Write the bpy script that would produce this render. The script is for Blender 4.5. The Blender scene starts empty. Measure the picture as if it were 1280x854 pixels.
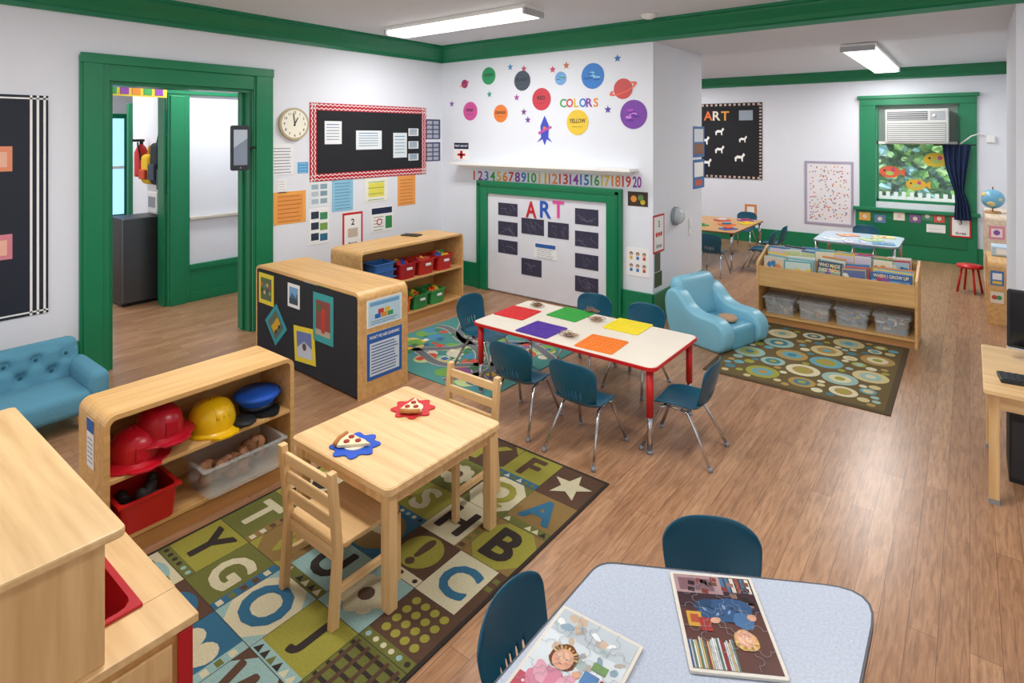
import bpy,bmesh,math,random
from mathutils import Vector,Matrix
random.seed(7)
S=bpy.context.scene
COL=S.collection
pi=math.pi
# ---------------------------------------------------------------- materials
def lin(h):
    h=h.lstrip('#');o=[]
    for i in (0,2,4):
        c=int(h[i:i+2],16)/255
        o.append(c/12.92 if c<=.04045 else ((c+.055)/1.055)**2.4)
    return o
_mc={}
def M(h,rough=.55,kind='plain',metal=0,axis='x',em=0,alpha=1,var=.06):
    key=(h,rough,kind,metal,axis,em,alpha,var)
    if key in _mc:return _mc[key]
    m=bpy.data.materials.new(kind+'_'+h.strip('#'));m.use_nodes=True
    nt=m.node_tree;N=nt.nodes;L=nt.links
    b=N['Principled BSDF'];b.inputs['Roughness'].default_value=rough;b.inputs['Metallic'].default_value=metal
    c=lin(h)
    tc=N.new('ShaderNodeTexCoord');mp=N.new('ShaderNodeMapping');no=N.new('ShaderNodeTexNoise');mx=N.new('ShaderNodeMix');mx.data_type='RGBA'
    L.new(tc.outputs['Object'],mp.inputs[0]);L.new(mp.outputs[0],no.inputs['Vector']);
    lo=[x*(1-var) for x in c]+[1];hi=[min(1,x*(1+var)) for x in c]+[1]
    no.inputs['Scale'].default_value=5
    if kind=='wood':
        sc={'x':(1,14,14),'y':(14,1,14),'z':(14,14,1)}[axis];mp.inputs['Scale'].default_value=sc
        no.inputs['Scale'].default_value=2.2;no.inputs['Detail'].default_value=5
        lo=[c[0]*.86,c[1]*.80,c[2]*.72,1];hi=[min(1,c[0]*1.08),min(1,c[1]*1.08),min(1,c[2]*1.08),1]
    if kind in('fabric','carpet'):
        no.inputs['Scale'].default_value=160 if kind=='carpet' else 220
        lo=[x*.72 for x in c]+[1];hi=[min(1,x*1.25) for x in c]+[1]
        bp=N.new('ShaderNodeBump');bp.inputs['Strength'].default_value=.5;bp.inputs['Distance'].default_value=.004
        L.new(no.outputs[0],bp.inputs['Height']);L.new(bp.outputs[0],b.inputs['Normal'])
    if kind=='speckle':
        no.inputs['Scale'].default_value=150;no.inputs['Detail'].default_value=4;lo=[x*.66 for x in c]+[1];hi=[min(1,x*1.25) for x in c]+[1]
    mx.inputs['A'].default_value=lo;mx.inputs['B'].default_value=hi
    if kind=='wood':
        cr=N.new('ShaderNodeValToRGB');cr.color_ramp.elements[0].position=.3;cr.color_ramp.elements[1].position=.65
        L.new(no.outputs[0],cr.inputs[0]);L.new(cr.outputs[0],mx.inputs['Factor'])
    else:L.new(no.outputs[0],mx.inputs['Factor'])
    L.new(mx.outputs['Result'],b.inputs['Base Color'])
    if em:
        L.new(mx.outputs['Result'],b.inputs['Emission Color']);b.inputs['Emission Strength'].default_value=em
    if alpha<1:b.inputs['Alpha'].default_value=alpha
    _mc[key]=m;return m
def floor_mat():
    m=bpy.data.materials.new('laminate_planks');m.use_nodes=True;nt=m.node_tree;N=nt.nodes;L=nt.links;b=N['Principled BSDF']
    tc=N.new('ShaderNodeTexCoord');mp=N.new('ShaderNodeMapping');mp.inputs['Rotation'].default_value=(0,0,pi/2)
    br=N.new('ShaderNodeTexBrick');br.offset=.37;br.inputs['Scale'].default_value=1;br.inputs['Brick Width'].default_value=1.15;br.inputs['Row Height'].default_value=.095
    br.inputs['Mortar Size'].default_value=.0012;br.inputs['Color1'].default_value=lin('#B78E6C')+[1];br.inputs['Color2'].default_value=lin('#A37A5A')+[1];br.inputs['Mortar'].default_value=lin('#765440')+[1]
    L.new(tc.outputs['Object'],mp.inputs[0]);L.new(mp.outputs[0],br.inputs['Vector'])
    mp2=N.new('ShaderNodeMapping');mp2.inputs['Scale'].default_value=(24,2.2,1);no=N.new('ShaderNodeTexNoise');no.inputs['Scale'].default_value=2.6;no.inputs['Detail'].default_value=10;no.inputs['Roughness'].default_value=.65;no.inputs['Distortion'].default_value=.6
    L.new(tc.outputs['Object'],mp2.inputs[0]);L.new(mp2.outputs[0],no.inputs['Vector'])
    cr=N.new('ShaderNodeValToRGB');cr.color_ramp.elements[0].position=.34;cr.color_ramp.elements[0].color=(.62,.57,.53,1);cr.color_ramp.elements[1].position=.6;cr.color_ramp.elements[1].color=(1.06,1.05,1.04,1)
    mx=N.new('ShaderNodeMix');mx.data_type='RGBA';mx.blend_type='MULTIPLY';mx.inputs['Factor'].default_value=1
    L.new(no.outputs[0],cr.inputs[0]);L.new(br.outputs['Color'],mx.inputs['A']);L.new(cr.outputs[0],mx.inputs['B']);L.new(mx.outputs['Result'],b.inputs['Base Color'])
    b.inputs['Roughness'].default_value=.3;return m
WALL=M('#E4E8F0',.75,var=.015);CEIL=M('#D9DDE4',.7,var=.015);GREEN=M('#0A7A50',.35,var=.06);GREEND=M('#087048',.35)
BIRCH=M('#DBAF72',.4,'wood');BIRCHY=M('#DBAF72',.4,'wood',axis='y');BIRCHZ=M('#D7A768',.4,'wood',axis='z');TAN=M('#B98750',.45,'wood');PALE=M('#E2BE8A',.4,'wood');PALEY=M('#E2BE8A',.4,'wood',axis='y');PALEZ=M('#DDB782',.4,'wood',axis='z')
WHITE=M('#F2F2F0',.5,var=.02);BLACK=M('#15171B',.6);DARK=M('#23262B',.5);CHROME=M('#C9CCD0',.18,metal=1);TEAL=M('#0A5068',.33);RED=M('#C81E1E',.35);BLUE=M('#1F4FB0',.4);GREY=M('#8C9096',.5);NAVY=M('#16264A',.6)
TXT=M('#2A2C33',.6);LINE=M('#7D828C',.6)
# ---------------------------------------------------------------- mesh builder
_tx={}
def textmesh(s):
    if s in _tx:return _tx[s]
    cu=bpy.data.curves.new('t','FONT');cu.body=s;cu.resolution_u=3;cu.offset=.018
    ob=bpy.data.objects.new('t',cu);COL.objects.link(ob)
    dg=bpy.context.evaluated_depsgraph_get();me=bpy.data.meshes.new_from_object(ob.evaluated_get(dg))
    bpy.data.objects.remove(ob);bpy.data.curves.remove(cu)
    xs=[v.co.x for v in me.vertices];ys=[v.co.y for v in me.vertices]
    h=max(ys)-min(ys);cx=(max(xs)+min(xs))/2;cy=(max(ys)+min(ys))/2
    vs=[((v.co.x-cx)/h,(v.co.y-cy)/h) for v in me.vertices];fs=[tuple(p.vertices) for p in me.polygons]
    bpy.data.meshes.remove(me);_tx[s]=(vs,fs,(max(xs)-min(xs))/h);return _tx[s]
class B:
    def __init__(s):s.bm=bmesh.new();s.mats=[]
    def mi(s,m):
        if m not in s.mats:s.mats.append(m)
        return s.mats.index(m)
    def add(s,t,m,smooth=False,mtx=None,rec=True):
        if mtx is not None:t.transform(mtx)
        if rec:bmesh.ops.recalc_face_normals(t,faces=t.faces[:])
        i=s.mi(m)
        for f in t.faces:f.material_index=i;f.smooth=smooth
        me=bpy.data.meshes.new('t');t.to_mesh(me);t.free();s.bm.from_mesh(me);bpy.data.meshes.remove(me);return s
    def bx(s,x0,x1,y0,y1,z0,z1,m,bev=0,seg=2,mtx=None,smooth=False):
        t=bmesh.new();bmesh.ops.create_cube(t,size=1)
        for v in t.verts:v.co=Vector(((x0+x1)/2+v.co.x*(x1-x0),(y0+y1)/2+v.co.y*(y1-y0),(z0+z1)/2+v.co.z*(z1-z0)))
        if bev:bmesh.ops.bevel(t,geom=t.edges[:],offset=bev,segments=seg,profile=.5,affect='EDGES')
        return s.add(t,m,smooth,mtx)
    def cyl(s,p0,p1,r0,m,r1=None,seg=16,smooth=True,mtx=None):
        r1=r0 if r1 is None else r1;p0=Vector(p0);p1=Vector(p1);d=p1-p0
        t=bmesh.new();bmesh.ops.create_cone(t,cap_ends=True,segments=seg,radius1=r0,radius2=r1,depth=d.length)
        t.transform(Matrix.Translation((p0+p1)/2)@d.to_track_quat('Z','Y').to_matrix().to_4x4())
        return s.add(t,m,smooth,mtx)
    def tube(s,pts,r,m,seg=8,mtx=None,closed=False):
        pts=[Vector(p) for p in pts];n=len(pts);t=bmesh.new();rings=[];up=None
        for i,p in enumerate(pts):
            a=pts[i-1] if (i>0 or closed) else p;c=pts[(i+1)%n] if (i<n-1 or closed) else p
            d=(c-a).normalized()
            if up is None:up=d.orthogonal().normalized()
            up=(up-d*up.dot(d)).normalized();sd=d.cross(up)
            rr=r[i] if isinstance(r,(list,tuple)) else r
            rings.append([t.verts.new(p+up*math.cos(2*pi*k/seg)*rr+sd*math.sin(2*pi*k/seg)*rr) for k in range(seg)])
        for i in range(n if closed else n-1):
            A=rings[i];C=rings[(i+1)%n]
            for k in range(seg):t.faces.new((A[k],A[(k+1)%seg],C[(k+1)%seg],C[k]))
        if not closed:t.faces.new(rings[0]);t.faces.new(rings[-1])
        return s.add(t,m,True,mtx)
    def sph(s,c,r,m,seg=20,mtx=None,sq=1):
        if not isinstance(r,(tuple,list)):r=(r,r,r)
        t=bmesh.new();bmesh.ops.create_uvsphere(t,u_segments=seg,v_segments=max(8,seg//2),radius=1)
        f=lambda a:math.copysign(abs(a)**sq,a)
        for v in t.verts:v.co=Vector((c[0]+f(v.co.x)*r[0],c[1]+f(v.co.y)*r[1],c[2]+f(v.co.z)*r[2]))
        return s.add(t,m,True,mtx)
    def prism(s,pts,z0,z1,m,bev=0,mtx=None,smooth=False,seg=2):
        t=bmesh.new();a=[t.verts.new((x,y,z0)) for x,y in pts];b=[t.verts.new((x,y,z1)) for x,y in pts]
        n=len(pts);t.faces.new(a);t.faces.new(b)
        for i in range(n):t.faces.new((a[i],a[(i+1)%n],b[(i+1)%n],b[i]))
        bmesh.ops.recalc_face_normals(t,faces=t.faces[:])
        if bev:
            es=[e for e in t.edges if abs(e.verts[0].co.z-e.verts[1].co.z)<1e-6]
            bmesh.ops.bevel(t,geom=es,offset=bev,segments=seg,profile=.5,affect='EDGES')
        return s.add(t,m,smooth,mtx)
    def lathe(s,prof,m,seg=24,mtx=None,sx=1,sy=1):
        t=bmesh.new();R=[]
        for r,z in prof:R.append([t.verts.new((sx*r*math.cos(2*pi*k/seg),sy*r*math.sin(2*pi*k/seg),z)) for k in range(seg)])
        for i in range(len(R)-1):
            for k in range(seg):t.faces.new((R[i][k],R[i][(k+1)%seg],R[i+1][(k+1)%seg],R[i+1][k]))
        bmesh.ops.remove_doubles(t,verts=t.verts[:],dist=1e-5)
        return s.add(t,m,True,mtx)
    def tub(s,w,d,h,m,t_=.006,taper=.9,z=0,rim=.012,mtx=None):
        t=bmesh.new()
        def ring(k,z,o=0):
            return [t.verts.new((x*(w/2*k+o),y*(d/2*k+o),z)) for x,y in((-1,-1),(1,-1),(1,1),(-1,1))]
        rs=[ring(taper,z),ring(1,z+h),ring(1,z+h,rim),ring(1,z+h+.008,rim),ring(1,z+h+.008,-t_),ring(taper,z+t_,-t_)]
        for i in range(5):
            for k in range(4):t.faces.new((rs[i][k],rs[i][(k+1)%4],rs[i+1][(k+1)%4],rs[i+1][k]))
        t.faces.new(rs[0]);t.faces.new(rs[5])
        es=[e for e in t.edges if abs(e.verts[0].co.z-e.verts[1].co.z)>.02]
        bmesh.ops.bevel(t,geom=es,offset=min(w,d)*.1,segments=3,profile=.5,affect='EDGES')
        return s.add(t,m,False,mtx)
    def poly(s,pts,w,m):
        t=bmesh.new();f=t.faces.new([t.verts.new((x,y,w)) for x,y in pts]);f.normal_update()
        if f.normal.z<0:f.normal_flip()
        return s.add(t,m,rec=False)
    def q(s,x0,y0,x1,y1,w,m):return s.poly([(x0,y0),(x1,y0),(x1,y1),(x0,y1)],w,m)
    def disc(s,x,y,r,w,m,n=28,ry=None):
        ry=ry or r;return s.poly([(x+r*math.cos(2*pi*k/n),y+ry*math.sin(2*pi*k/n)) for k in range(n)],w,m)
    def star(s,x,y,r,w,m,n=5,k=.42,rot=pi/2):
        return s.poly([(x+(r if i%2==0 else r*k)*math.cos(rot+i*pi/n),y+(r if i%2==0 else r*k)*math.sin(rot+i*pi/n)) for i in range(2*n)],w,m)
    def ribbon(s,pts,hw,w,m):
        t=bmesh.new();A=[];C=[];n=len(pts)
        for i,(x,y) in enumerate(pts):
            a=pts[max(0,i-1)];c=pts[min(n-1,i+1)];dx,dy=c[0]-a[0],c[1]-a[1];l=math.hypot(dx,dy)
            A.append(t.verts.new((x-dy/l*hw,y+dx/l*hw,w)));C.append(t.verts.new((x+dy/l*hw,y-dx/l*hw,w)))
        for i in range(n-1):t.faces.new((A[i],C[i],C[i+1],A[i+1]))
        return s.add(t,m,rec=False)
    def txt(s,st,x,y,h,w,m,maxw=None,rot=0,th=0):
        vs,fs,asp=textmesh(st);sx=h
        if maxw and asp*h>maxw:sx=maxw/asp
        t=bmesh.new();c,sn=math.cos(rot),math.sin(rot)
        V=[t.verts.new((x+c*a*sx-sn*b*h,y+sn*a*sx+c*b*h,w)) for a,b in vs]
        for f in fs:
            try:t.faces.new([V[i] for i in f])
            except ValueError:pass
        for f in t.faces:
            f.normal_update()
            if f.normal.z<0:f.normal_flip()
        if th:
            r=bmesh.ops.extrude_face_region(t,geom=t.faces[:])
            for g in r['geom']:
                if isinstance(g,bmesh.types.BMVert):g.co.z+=th
            bmesh.ops.recalc_face_normals(t,faces=t.faces[:])
        return s.add(t,m,rec=False)
    def obj(s,name,parent=None,loc=(0,0,0),rot=0,mtx=None,**tg):
        me=bpy.data.meshes.new(name);s.bm.to_mesh(me);s.bm.free()
        for m in s.mats:me.materials.append(m)
        o=bpy.data.objects.new(name,me);COL.objects.link(o)
        if mtx is not None:o.matrix_world=mtx
        else:o.location=loc;o.rotation_euler=(0,0,rot)
        if parent is not None:o.parent=parent
        for k,v in tg.items():
            if v:o[k]=v
        return o
def thing(name,label,category,loc=(0,0,0),rot=0,group=None,mtx=None):
    e=bpy.data.objects.new(name,None);COL.objects.link(e);e.empty_display_size=.1
    if mtx is not None:e.matrix_world=mtx
    else:e.location=loc;e.rotation_euler=(0,0,rot)
    e['label']=label;e['category']=category
    if group:e['group']=group
    return e
def copy_thing(root,loc,rot=0,label=None):
    kids={}
    for o in list(bpy.data.objects):
        if o.parent is not None:kids.setdefault(o.parent.name,[]).append(o)
    def rec(o,par):
        n=o.copy();COL.objects.link(n)
        if par is not None:n.parent=par
        for k in kids.get(o.name,[]):rec(k,n)
        return n
    r=rec(root,None);r.location=loc;r.rotation_euler=(0,0,rot)
    if label:r['label']=label
    return r
def rrect(w,h,r,n=5,cx=0,cy=0):
    o=[]
    for ax,ay,a0 in((w/2-r,h/2-r,0),(-w/2+r,h/2-r,pi/2),(-w/2+r,-h/2+r,pi),(w/2-r,-h/2+r,1.5*pi)):
        for k in range(n+1):
            a=a0+k*pi/2/n;o.append((cx+ax+r*math.cos(a),cy+ay+r*math.sin(a)))
    return o
def st(o):o['kind']='structure';return o
# ---------------------------------------------------------------- survey conversions (photo sighting -> real position on a wall plane)
FP=733.;HC=1.9;SN=.6153;CS=.7883
def onx(px,py,X):
    k=(px-640)/FP;t=X/(-SN+CS*k);return ((CS+SN*k)*t,HC-(py-168)/FP*t)
def ony(px,py,Y):
    k=(px-640)/FP;t=Y/(CS+SN*k);return ((-SN+CS*k)*t,HC-(py-168)/FP*t)
def wrect(wl,a,b,c,d):
    f=onx if wl[0]=='x' else ony
    u0,v1=f(a,b,wl[1]);u1,v0=f(c,d,wl[1]);return u0,v0,u1,v1
def wmtx(wl,u,v,off=.002):
    if wl[0]=='x':return Matrix(((0,0,1,wl[1]+off),(1,0,0,u),(0,1,0,v),(0,0,0,1)))
    return Matrix(((1,0,0,u),(0,0,-1,wl[1]-off),(0,1,0,v),(0,0,0,1)))
LW=('x',-5.46);CW=('y',5.5);SW=('x',-2.5);FW=('y',10.8)
def wflat(wl,px,name,label,cat,base,draw=None,th=.003,group=None,frame=None,fw=0,fth=.012,off=.001):
    u0,v0,u1,v1=wrect(wl,*px);W=u1-u0;H=v1-v0;b=B()
    b.bx(-W/2,W/2,-H/2,H/2,0,th,base)
    if frame:
        for r in((-W/2,W/2,H/2-fw,H/2),(-W/2,W/2,-H/2,-H/2+fw),(-W/2,-W/2+fw,-H/2+fw,H/2-fw),(W/2-fw,W/2,-H/2+fw,H/2-fw)):b.bx(r[0],r[1],r[2],r[3],0,fth,frame)
    if draw:draw(b,W,H,th+.0006)
    return b.obj(name,mtx=wmtx(wl,(u0+u1)/2,(v0+v1)/2,off),label=label,category=cat,group=group)
def lines(b,W,H,w,n=6,m=None,top=.35,x0=-.38,x1=.38,bot=-.42,s=1):
    m=m or LINE
    for i in range(n):
        y=H*(top+(bot-top)*i/max(1,n-1));e=x1-random.random()*.15*(x1-x0)
        b.q(W*x0,y-H*.012*s,W*e,y+H*.012*s,w,m)
# ================================================================= ROOM SHELL
b=B();b.bx(-10.2,1.6,-2.6,11,-.05,0,floor_mat());st(b.obj('floor'))
b=B();b.bx(-5.46,1.6,-2.6,5.5,3.03,3.1,CEIL);b.bx(-5.46,1.6,5.5,6.85,2.83,3.1,CEIL);b.bx(-5.46,.45,6.85,10.8,2.92,3.1,CEIL);b.bx(-10.2,-5.66,-1,6,2.9,3.0,CEIL);st(b.obj('ceiling'))
b=B();b.bx(-5.66,-5.46,-2.6,1.72,0,3.1,WALL);b.bx(-5.66,-5.46,2.92,10.8,0,3.1,WALL);b.bx(-5.66,-5.46,1.72,2.92,2.33,3.1,WALL);st(b.obj('wall_left'))
b=B();b.bx(-5.46,-2.5,5.5,6.85,0,2.83,WALL);st(b.obj('wall_chimney'))
b=B();b.bx(.26,1.6,5.5,6.85,0,2.83,WALL);st(b.obj('wall_stub'))
b=B();b.bx(1.4,1.6,-2.6,5.5,0,3.03,WALL);st(b.obj('wall_right'))
b=B();b.bx(.45,.65,6.85,10.8,0,2.92,WALL);st(b.obj('wall_alcove'))
wx0,wz1=ony(1095,136,10.8);wx1,wz0=ony(1200,258,10.8);wz1+=.05
b=B();b.bx(-5.66,wx0,10.8,11,0,3.1,WALL);b.bx(wx1,.65,10.8,11,0,3.1,WALL);b.bx(wx0,wx1,10.8,11,0,wz0,WALL);b.bx(wx0,wx1,10.8,11,wz1,3.1,WALL);st(b.obj('wall_far'))
b=B();b.bx(-7.15,-7.0,2.99,5.9,0,2.9,WALL);b.bx(-7.15,-7.0,-1,2.99,2.35,2.9,WALL);st(b.obj('wall_hall'))
b=B();b.bx(-8.5,-7.15,2.95,3.05,0,2.9,WALL);st(b.obj('wall_passage'))
b=B();b.bx(-9.9,-9.8,-1,6,0,2.9,WALL);st(b.obj('wall_hall_end'))
b=B();b.bx(-9.8,-5.66,5.9,6,0,2.9,WALL);st(b.obj('wall_hall_side'))
def crown(b,a,c,z0,z1,d,axis):
    prof=[(0,z0),(.022,z0),(.026,z0+.035),(.05,z0+.05),(.07,z0+.085),(d*.75,z1-.05),(d*.8,z1-.03),(d,z1-.025),(d,z1),(0,z1)]
    t=bmesh.new();A=[];C=[]
    for o,z in prof:
        if axis=='y':A.append(t.verts.new((a[0]+o,a[1],z)));C.append(t.verts.new((a[0]+o,c[1],z)))
        else:A.append(t.verts.new((a[0],a[1]-o,z)));C.append(t.verts.new((c[0],a[1]-o,z)))
    n=len(prof);t.faces.new(A);t.faces.new(C)
    for i in range(n):t.faces.new((A[i],A[(i+1)%n],C[(i+1)%n],C[i]))
    b.add(t,GREEN)
b=B();crown(b,(-5.46,-2.6),(-5.46,5.5),2.83,3.03,.17,'y');st(b.obj('trim_1'))
b=B();crown(b,(-5.46,5.5),(1.4,5.5),2.83,3.03,.17,'x');st(b.obj('trim_2'))
b=B();crown(b,(-5.46,10.8),(.45,10.8),2.75,2.92,.12,'x');st(b.obj('trim_3'))
b=B()
for y0,y1 in((1.52,1.72),(2.92,3.12)):
    b.bx(-5.46,-5.43,y0,y1,0,2.52,GREEN,.005);b.bx(-5.43,-5.415,y0+.02,y1-.05 if y0<2 else y1-.02,0,2.50,GREEN,.005);
b.bx(-5.46,-5.43,1.72,2.92,2.33,2.52,GREEN,.004);b.bx(-5.43,-5.41,1.52,3.12,2.46,2.54,GREEN,.006)
b.bx(-5.68,-5.46,1.72,1.75,0,2.33,GREEND);b.bx(-5.68,-5.46,2.89,2.92,0,2.33,GREEND);b.bx(-5.68,-5.46,1.75,2.89,2.30,2.33,GREEND);b.bx(-5.60,-5.56,2.87,2.89,0,2.3,GREEN);st(b.obj('door_1'))
b=B();b.bx(-7.0,-6.96,2.76,2.99,0,2.35,GREEN,.006);b.bx(-6.97,-6.94,2.78,2.93,0,2.33,GREEN,.006);b.bx(-7.0,-6.95,1.2,5.9,2.35,2.42,GREEN,.006);b.bx(-7.15,-7.0,2.73,2.76,0,2.35,GREEND);st(b.obj('door_2'))
b=B();b.bx(-7.0,-6.97,2.99,5.9,0,.42,GREEN,.006);b.bx(-6.97,-6.955,2.99,5.9,.36,.42,GREEN,.004);b.bx(-6.97,-6.955,2.99,5.9,0,.1,GREEN,.004);st(b.obj('baseboard_hall'))
b=B();b.bx(-8.56,-8.5,2.9,3.1,0,2.3,GREEN,.006);b.bx(-9.8,-9.77,3.32,3.52,0,2.35,GREEN);st(b.obj('trim_4'))
b=B();b.bx(-7.0,-6.95,2.99,5.9,.93,.96,M('#CFC9BC',.5),.004);st(b.obj('trim_5'))
b=B();b.bx(-9.8,-9.76,2.6,3.32,.68,2.2,GREEN);b.bx(-9.76,-9.75,2.68,3.27,.74,2.13,M('#8FC0E8',.2,em=1.6));b.bx(-9.75,-9.74,2.68,3.27,1.4,1.44,WHITE);st(b.obj('window_2'))
fx0,fz1=ony(599,225,5.5);fx1,_=ony(779,237,5.5)
b=B();b.bx(-5.46,fx0,5.475,5.5,0,.3,GREEN,.005);b.bx(fx1,-2.48,5.475,5.5,0,.3,GREEN,.005);b.bx(-5.46,fx0,5.465,5.475,0,.06,GREEN);b.bx(fx1,-2.48,5.465,5.475,0,.06,GREEN);st(b.obj('baseboard_chimney'))
b=B();b.bx(-2.5,-2.475,5.475,6.85,0,.3,GREEN,.005);b.bx(-2.475,-2.465,5.475,6.85,0,.06,GREEN);st(b.obj('baseboard_side'))
b=B();b.bx(-5.46,-5.435,-2.6,1.52,0,.3,GREEN,.005);b.bx(-5.46,-5.435,3.12,5.47,0,.3,GREEN,.005);st(b.obj('baseboard_left'))
p0,pz=ony(1070,258,10.8);p1,_=ony(1222,300,10.8)
b=B();b.bx(-5.46,p0,10.77,10.8,0,.25,GREEN);b.bx(p0,p1,10.75,10.8,0,pz,GREEN,.005);b.bx(p0-.03,p1+.03,10.71,10.8,pz-.04,pz+.01,GREEN,.006);b.bx(p0+.12,p1-.12,10.74,10.75,.22,pz-.14,GREEND,.004);b.bx(p1,.45,10.77,10.8,0,.25,GREEN);st(b.obj('baseboard_far'))
W=fx1-fx0
b=B();b.bx(fx0,fx0+.17,5.44,5.5,0,fz1,GREEN,.006);b.bx(fx1-.17,fx1,5.44,5.5,0,fz1,GREEN,.006);b.bx(fx0+.17,fx1-.17,5.44,5.5,fz1-.15,fz1,GREEN,.006)
b.bx(fx0+.03,fx0+.06,5.43,5.44,0,fz1-.03,GREEND);b.bx(fx1-.06,fx1-.03,5.43,5.44,0,fz1-.03,GREEND);b.bx(fx0+.03,fx1-.03,5.43,5.44,fz1-.06,fz1-.03,GREEND);st(b.obj('trim_6'))
b=B();b.bx(fx0+.17,fx1-.17,5.47,5.495,.02,fz1-.15,M('#E2E4EC',.5));b.obj('display_panel',label='pale panel filling the green fireplace surround',category='display board')
m0,mz=ony(575,205,5.5);m1,_=ony(798,208,5.5)
e=thing('mantel_shelf','narrow white mantel shelf with a moulding below','shelf')
b=B();b.bx(m0,m1,5.30,5.5,mz-.0,mz+.03,WHITE,.004);b.obj('shelf_board',e)
b=B();b.bx(m0+.06,m1-.06,5.42,5.5,mz-.04,mz,WHITE,.006);b.obj('moulding',e)
b=B();o0,oz=ony(1075,122,10.8);o1,_=ony(1221,122,10.8)
b.bx(o0,wx0,10.76,10.8,pz,oz,GREEN,.006);b.bx(wx1,o1,10.76,10.8,pz,oz,GREEN,.006);b.bx(o0,o1,10.75,10.8,wz1,oz,GREEN,.006)
b.bx(o0-.03,o1+.03,10.72,10.8,oz-.03,oz+.02,GREEN,.004)
mid=wz0+(wz1-wz0)*.6
b.bx(wx0,wx1,10.84,10.9,wz0,wz0+.04,GREEN);b.bx(wx0,wx0+.03,10.84,10.9,wz0,wz1,GREEN);b.bx(wx1-.03,wx1,10.84,10.9,wz0,wz1,GREEN);b.bx(wx0,wx1,10.84,10.9,mid,mid+.04,WHITE)
b.bx(wx0+.03,wx1-.03,10.87,10.875,wz0+.04,mid,M('#CFE6F2',.05,alpha=.08));b.bx(wx0,wx1,10.88,10.9,mid+.04,wz1,M('#7C8F86',.5));st(b.obj('window_1'))
# ================================================================= LIGHTING
def fixture(loc,L,rot,power,label,w=.3):
    e=thing('ceiling_light',label,'ceiling light',loc,rot,group='fluorescent ceiling lights')
    b=B();b.bx(-L/2,L/2,-w/2,w/2,.05,.085,WHITE,.004);b.bx(-L/2,-L/2+.025,-w/2,w/2,0,.06,M('#B9BBBE',.4),.004);b.bx(L/2-.025,L/2,-w/2,w/2,0,.06,M('#B9BBBE',.4),.004);b.obj('housing',e)
    b=B();b.prism(rrect(L-.05,w*.85,.02),.0,.055,M('#FFFFFF',.4,em=2.4,var=0),bev=.01);b.obj('diffuser',e)
    ld=bpy.data.lights.new('tube','AREA');ld.shape='RECTANGLE';ld.size=L-.1;ld.size_y=w;ld.energy=power;ld.color=(1,.985,.96)
    lo=bpy.data.objects.new('lamp_tube',ld);COL.objects.link(lo);lo.parent=e;lo.location=(0,0,-.02)
fixture((-3.95,4.2,2.945),1.85,0,38,'added unseen fill light shaped as a ceiling fixture')
fixture((-2.9,1.3,2.945),1.85,0,46,'added unseen fill light shaped as a ceiling fixture')  # added fill light, above the top of the view
fixture((-.5,2.9,2.945),1.85,pi/2,48,'added unseen fill light shaped as a ceiling fixture')  # invented fixture out of view, evens out the room light
fixture((-.98,8.9,2.82),2.9,pi/2,60,'added hidden fill light above the second room',.34)
fixture((-4.1,8.9,2.835),2.5,pi/2,40,'added hidden fill light above the second room')  # extra fixture added for light, hidden behind the chimney block
fixture((-6.35,3.2,2.81),1.2,pi/2,24,'long white fluorescent fixture in the hallway')
fixture((-8.4,2.0,2.81),1.2,pi/2,24,'long white fluorescent fixture in the hallway')
w=bpy.data.worlds.new('World');S.world=w;w.use_nodes=True;nt=w.node_tree
bg=nt.nodes['Background'];sky=nt.nodes.new('ShaderNodeTexSky');
try:
    sky.sky_type='HOSEK_WILKIE';sky.turbidity=5;sky.sun_direction=Vector((-.3,-.6,.75)).normalized()
except Exception:pass
mixn=nt.nodes.new('ShaderNodeMix');mixn.data_type='RGBA';mixn.inputs['Factor'].default_value=.8;mixn.inputs['B'].default_value=(.95,.98,1,1)
nt.links.new(sky.outputs[0],mixn.inputs['A']);nt.links.new(mixn.outputs['Result'],bg.inputs[0]);bg.inputs[1].default_value=1.85
sl=bpy.data.lights.new('sun','SUN');sl.energy=3.0;sl.angle=.02;so=bpy.data.objects.new('sun',sl);COL.objects.link(so);so.rotation_euler=Vector((.2,.35,-1)).to_track_quat('-Z','Y').to_euler()
# ================================================================= LEFT WALL DECOR
def d_poster(b,W,H,w):
    for k in range(3):b.q(W/2-.03-k*.04,-H/2,W/2-.015-k*.04,H/2,w,WHITE)
    b.q(-W/2,H/2-.03,W/2,H/2-.018,w,WHITE);b.q(-W/2,-H/2+.018,W/2,-H/2+.03,w,WHITE)
    for y,c in((.22,'#E8926A'),(-.17,'#D98390')):
        b.q(W*.12,H*y-.1,W*.12+.17,H*y+.08,w,M(c));b.q(W*.12+.02,H*y-.07,W*.12+.14,H*y+.04,w+.0006,M('#F0B8A0'))
    b.q(-W*.4,H*.1,-W*.05,H*.3,w,M('#D9C27A'))
y0,z1=onx(60,120,-5.46);_,z0=onx(60,390,-5.46);W=1.0;H=z1-z0
b=B();b.bx(-W/2,W/2,-H/2,H/2,0,.006,M('#1B2230',.7));d_poster(b,W,H,.0068)
b.obj('bulletin_board',mtx=wmtx(LW,y0-W/2,(z0+z1)/2),label='black display board with striped border and pink art',category='bulletin board')
cy,cz=onx(366,155,-5.46)
e=thing('wall_clock','round beige wall clock with black numerals','clock',mtx=wmtx(LW,cy,cz,0))
RX=.165
b=B();b.cyl((0,0,0),(0,0,.035),RX,M('#B8A988',.4),seg=40,smooth=False);b.obj('case',e)
b=B();b.disc(0,0,RX*.87,.0362,M('#F2EEDD'),36)
for i in range(12):
    a=pi/2-(i+1)*pi/6;b.txt(str(i+1),math.cos(a)*RX*.7,math.sin(a)*RX*.7,.028,.037,BLACK)
b.obj('face',e)
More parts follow.
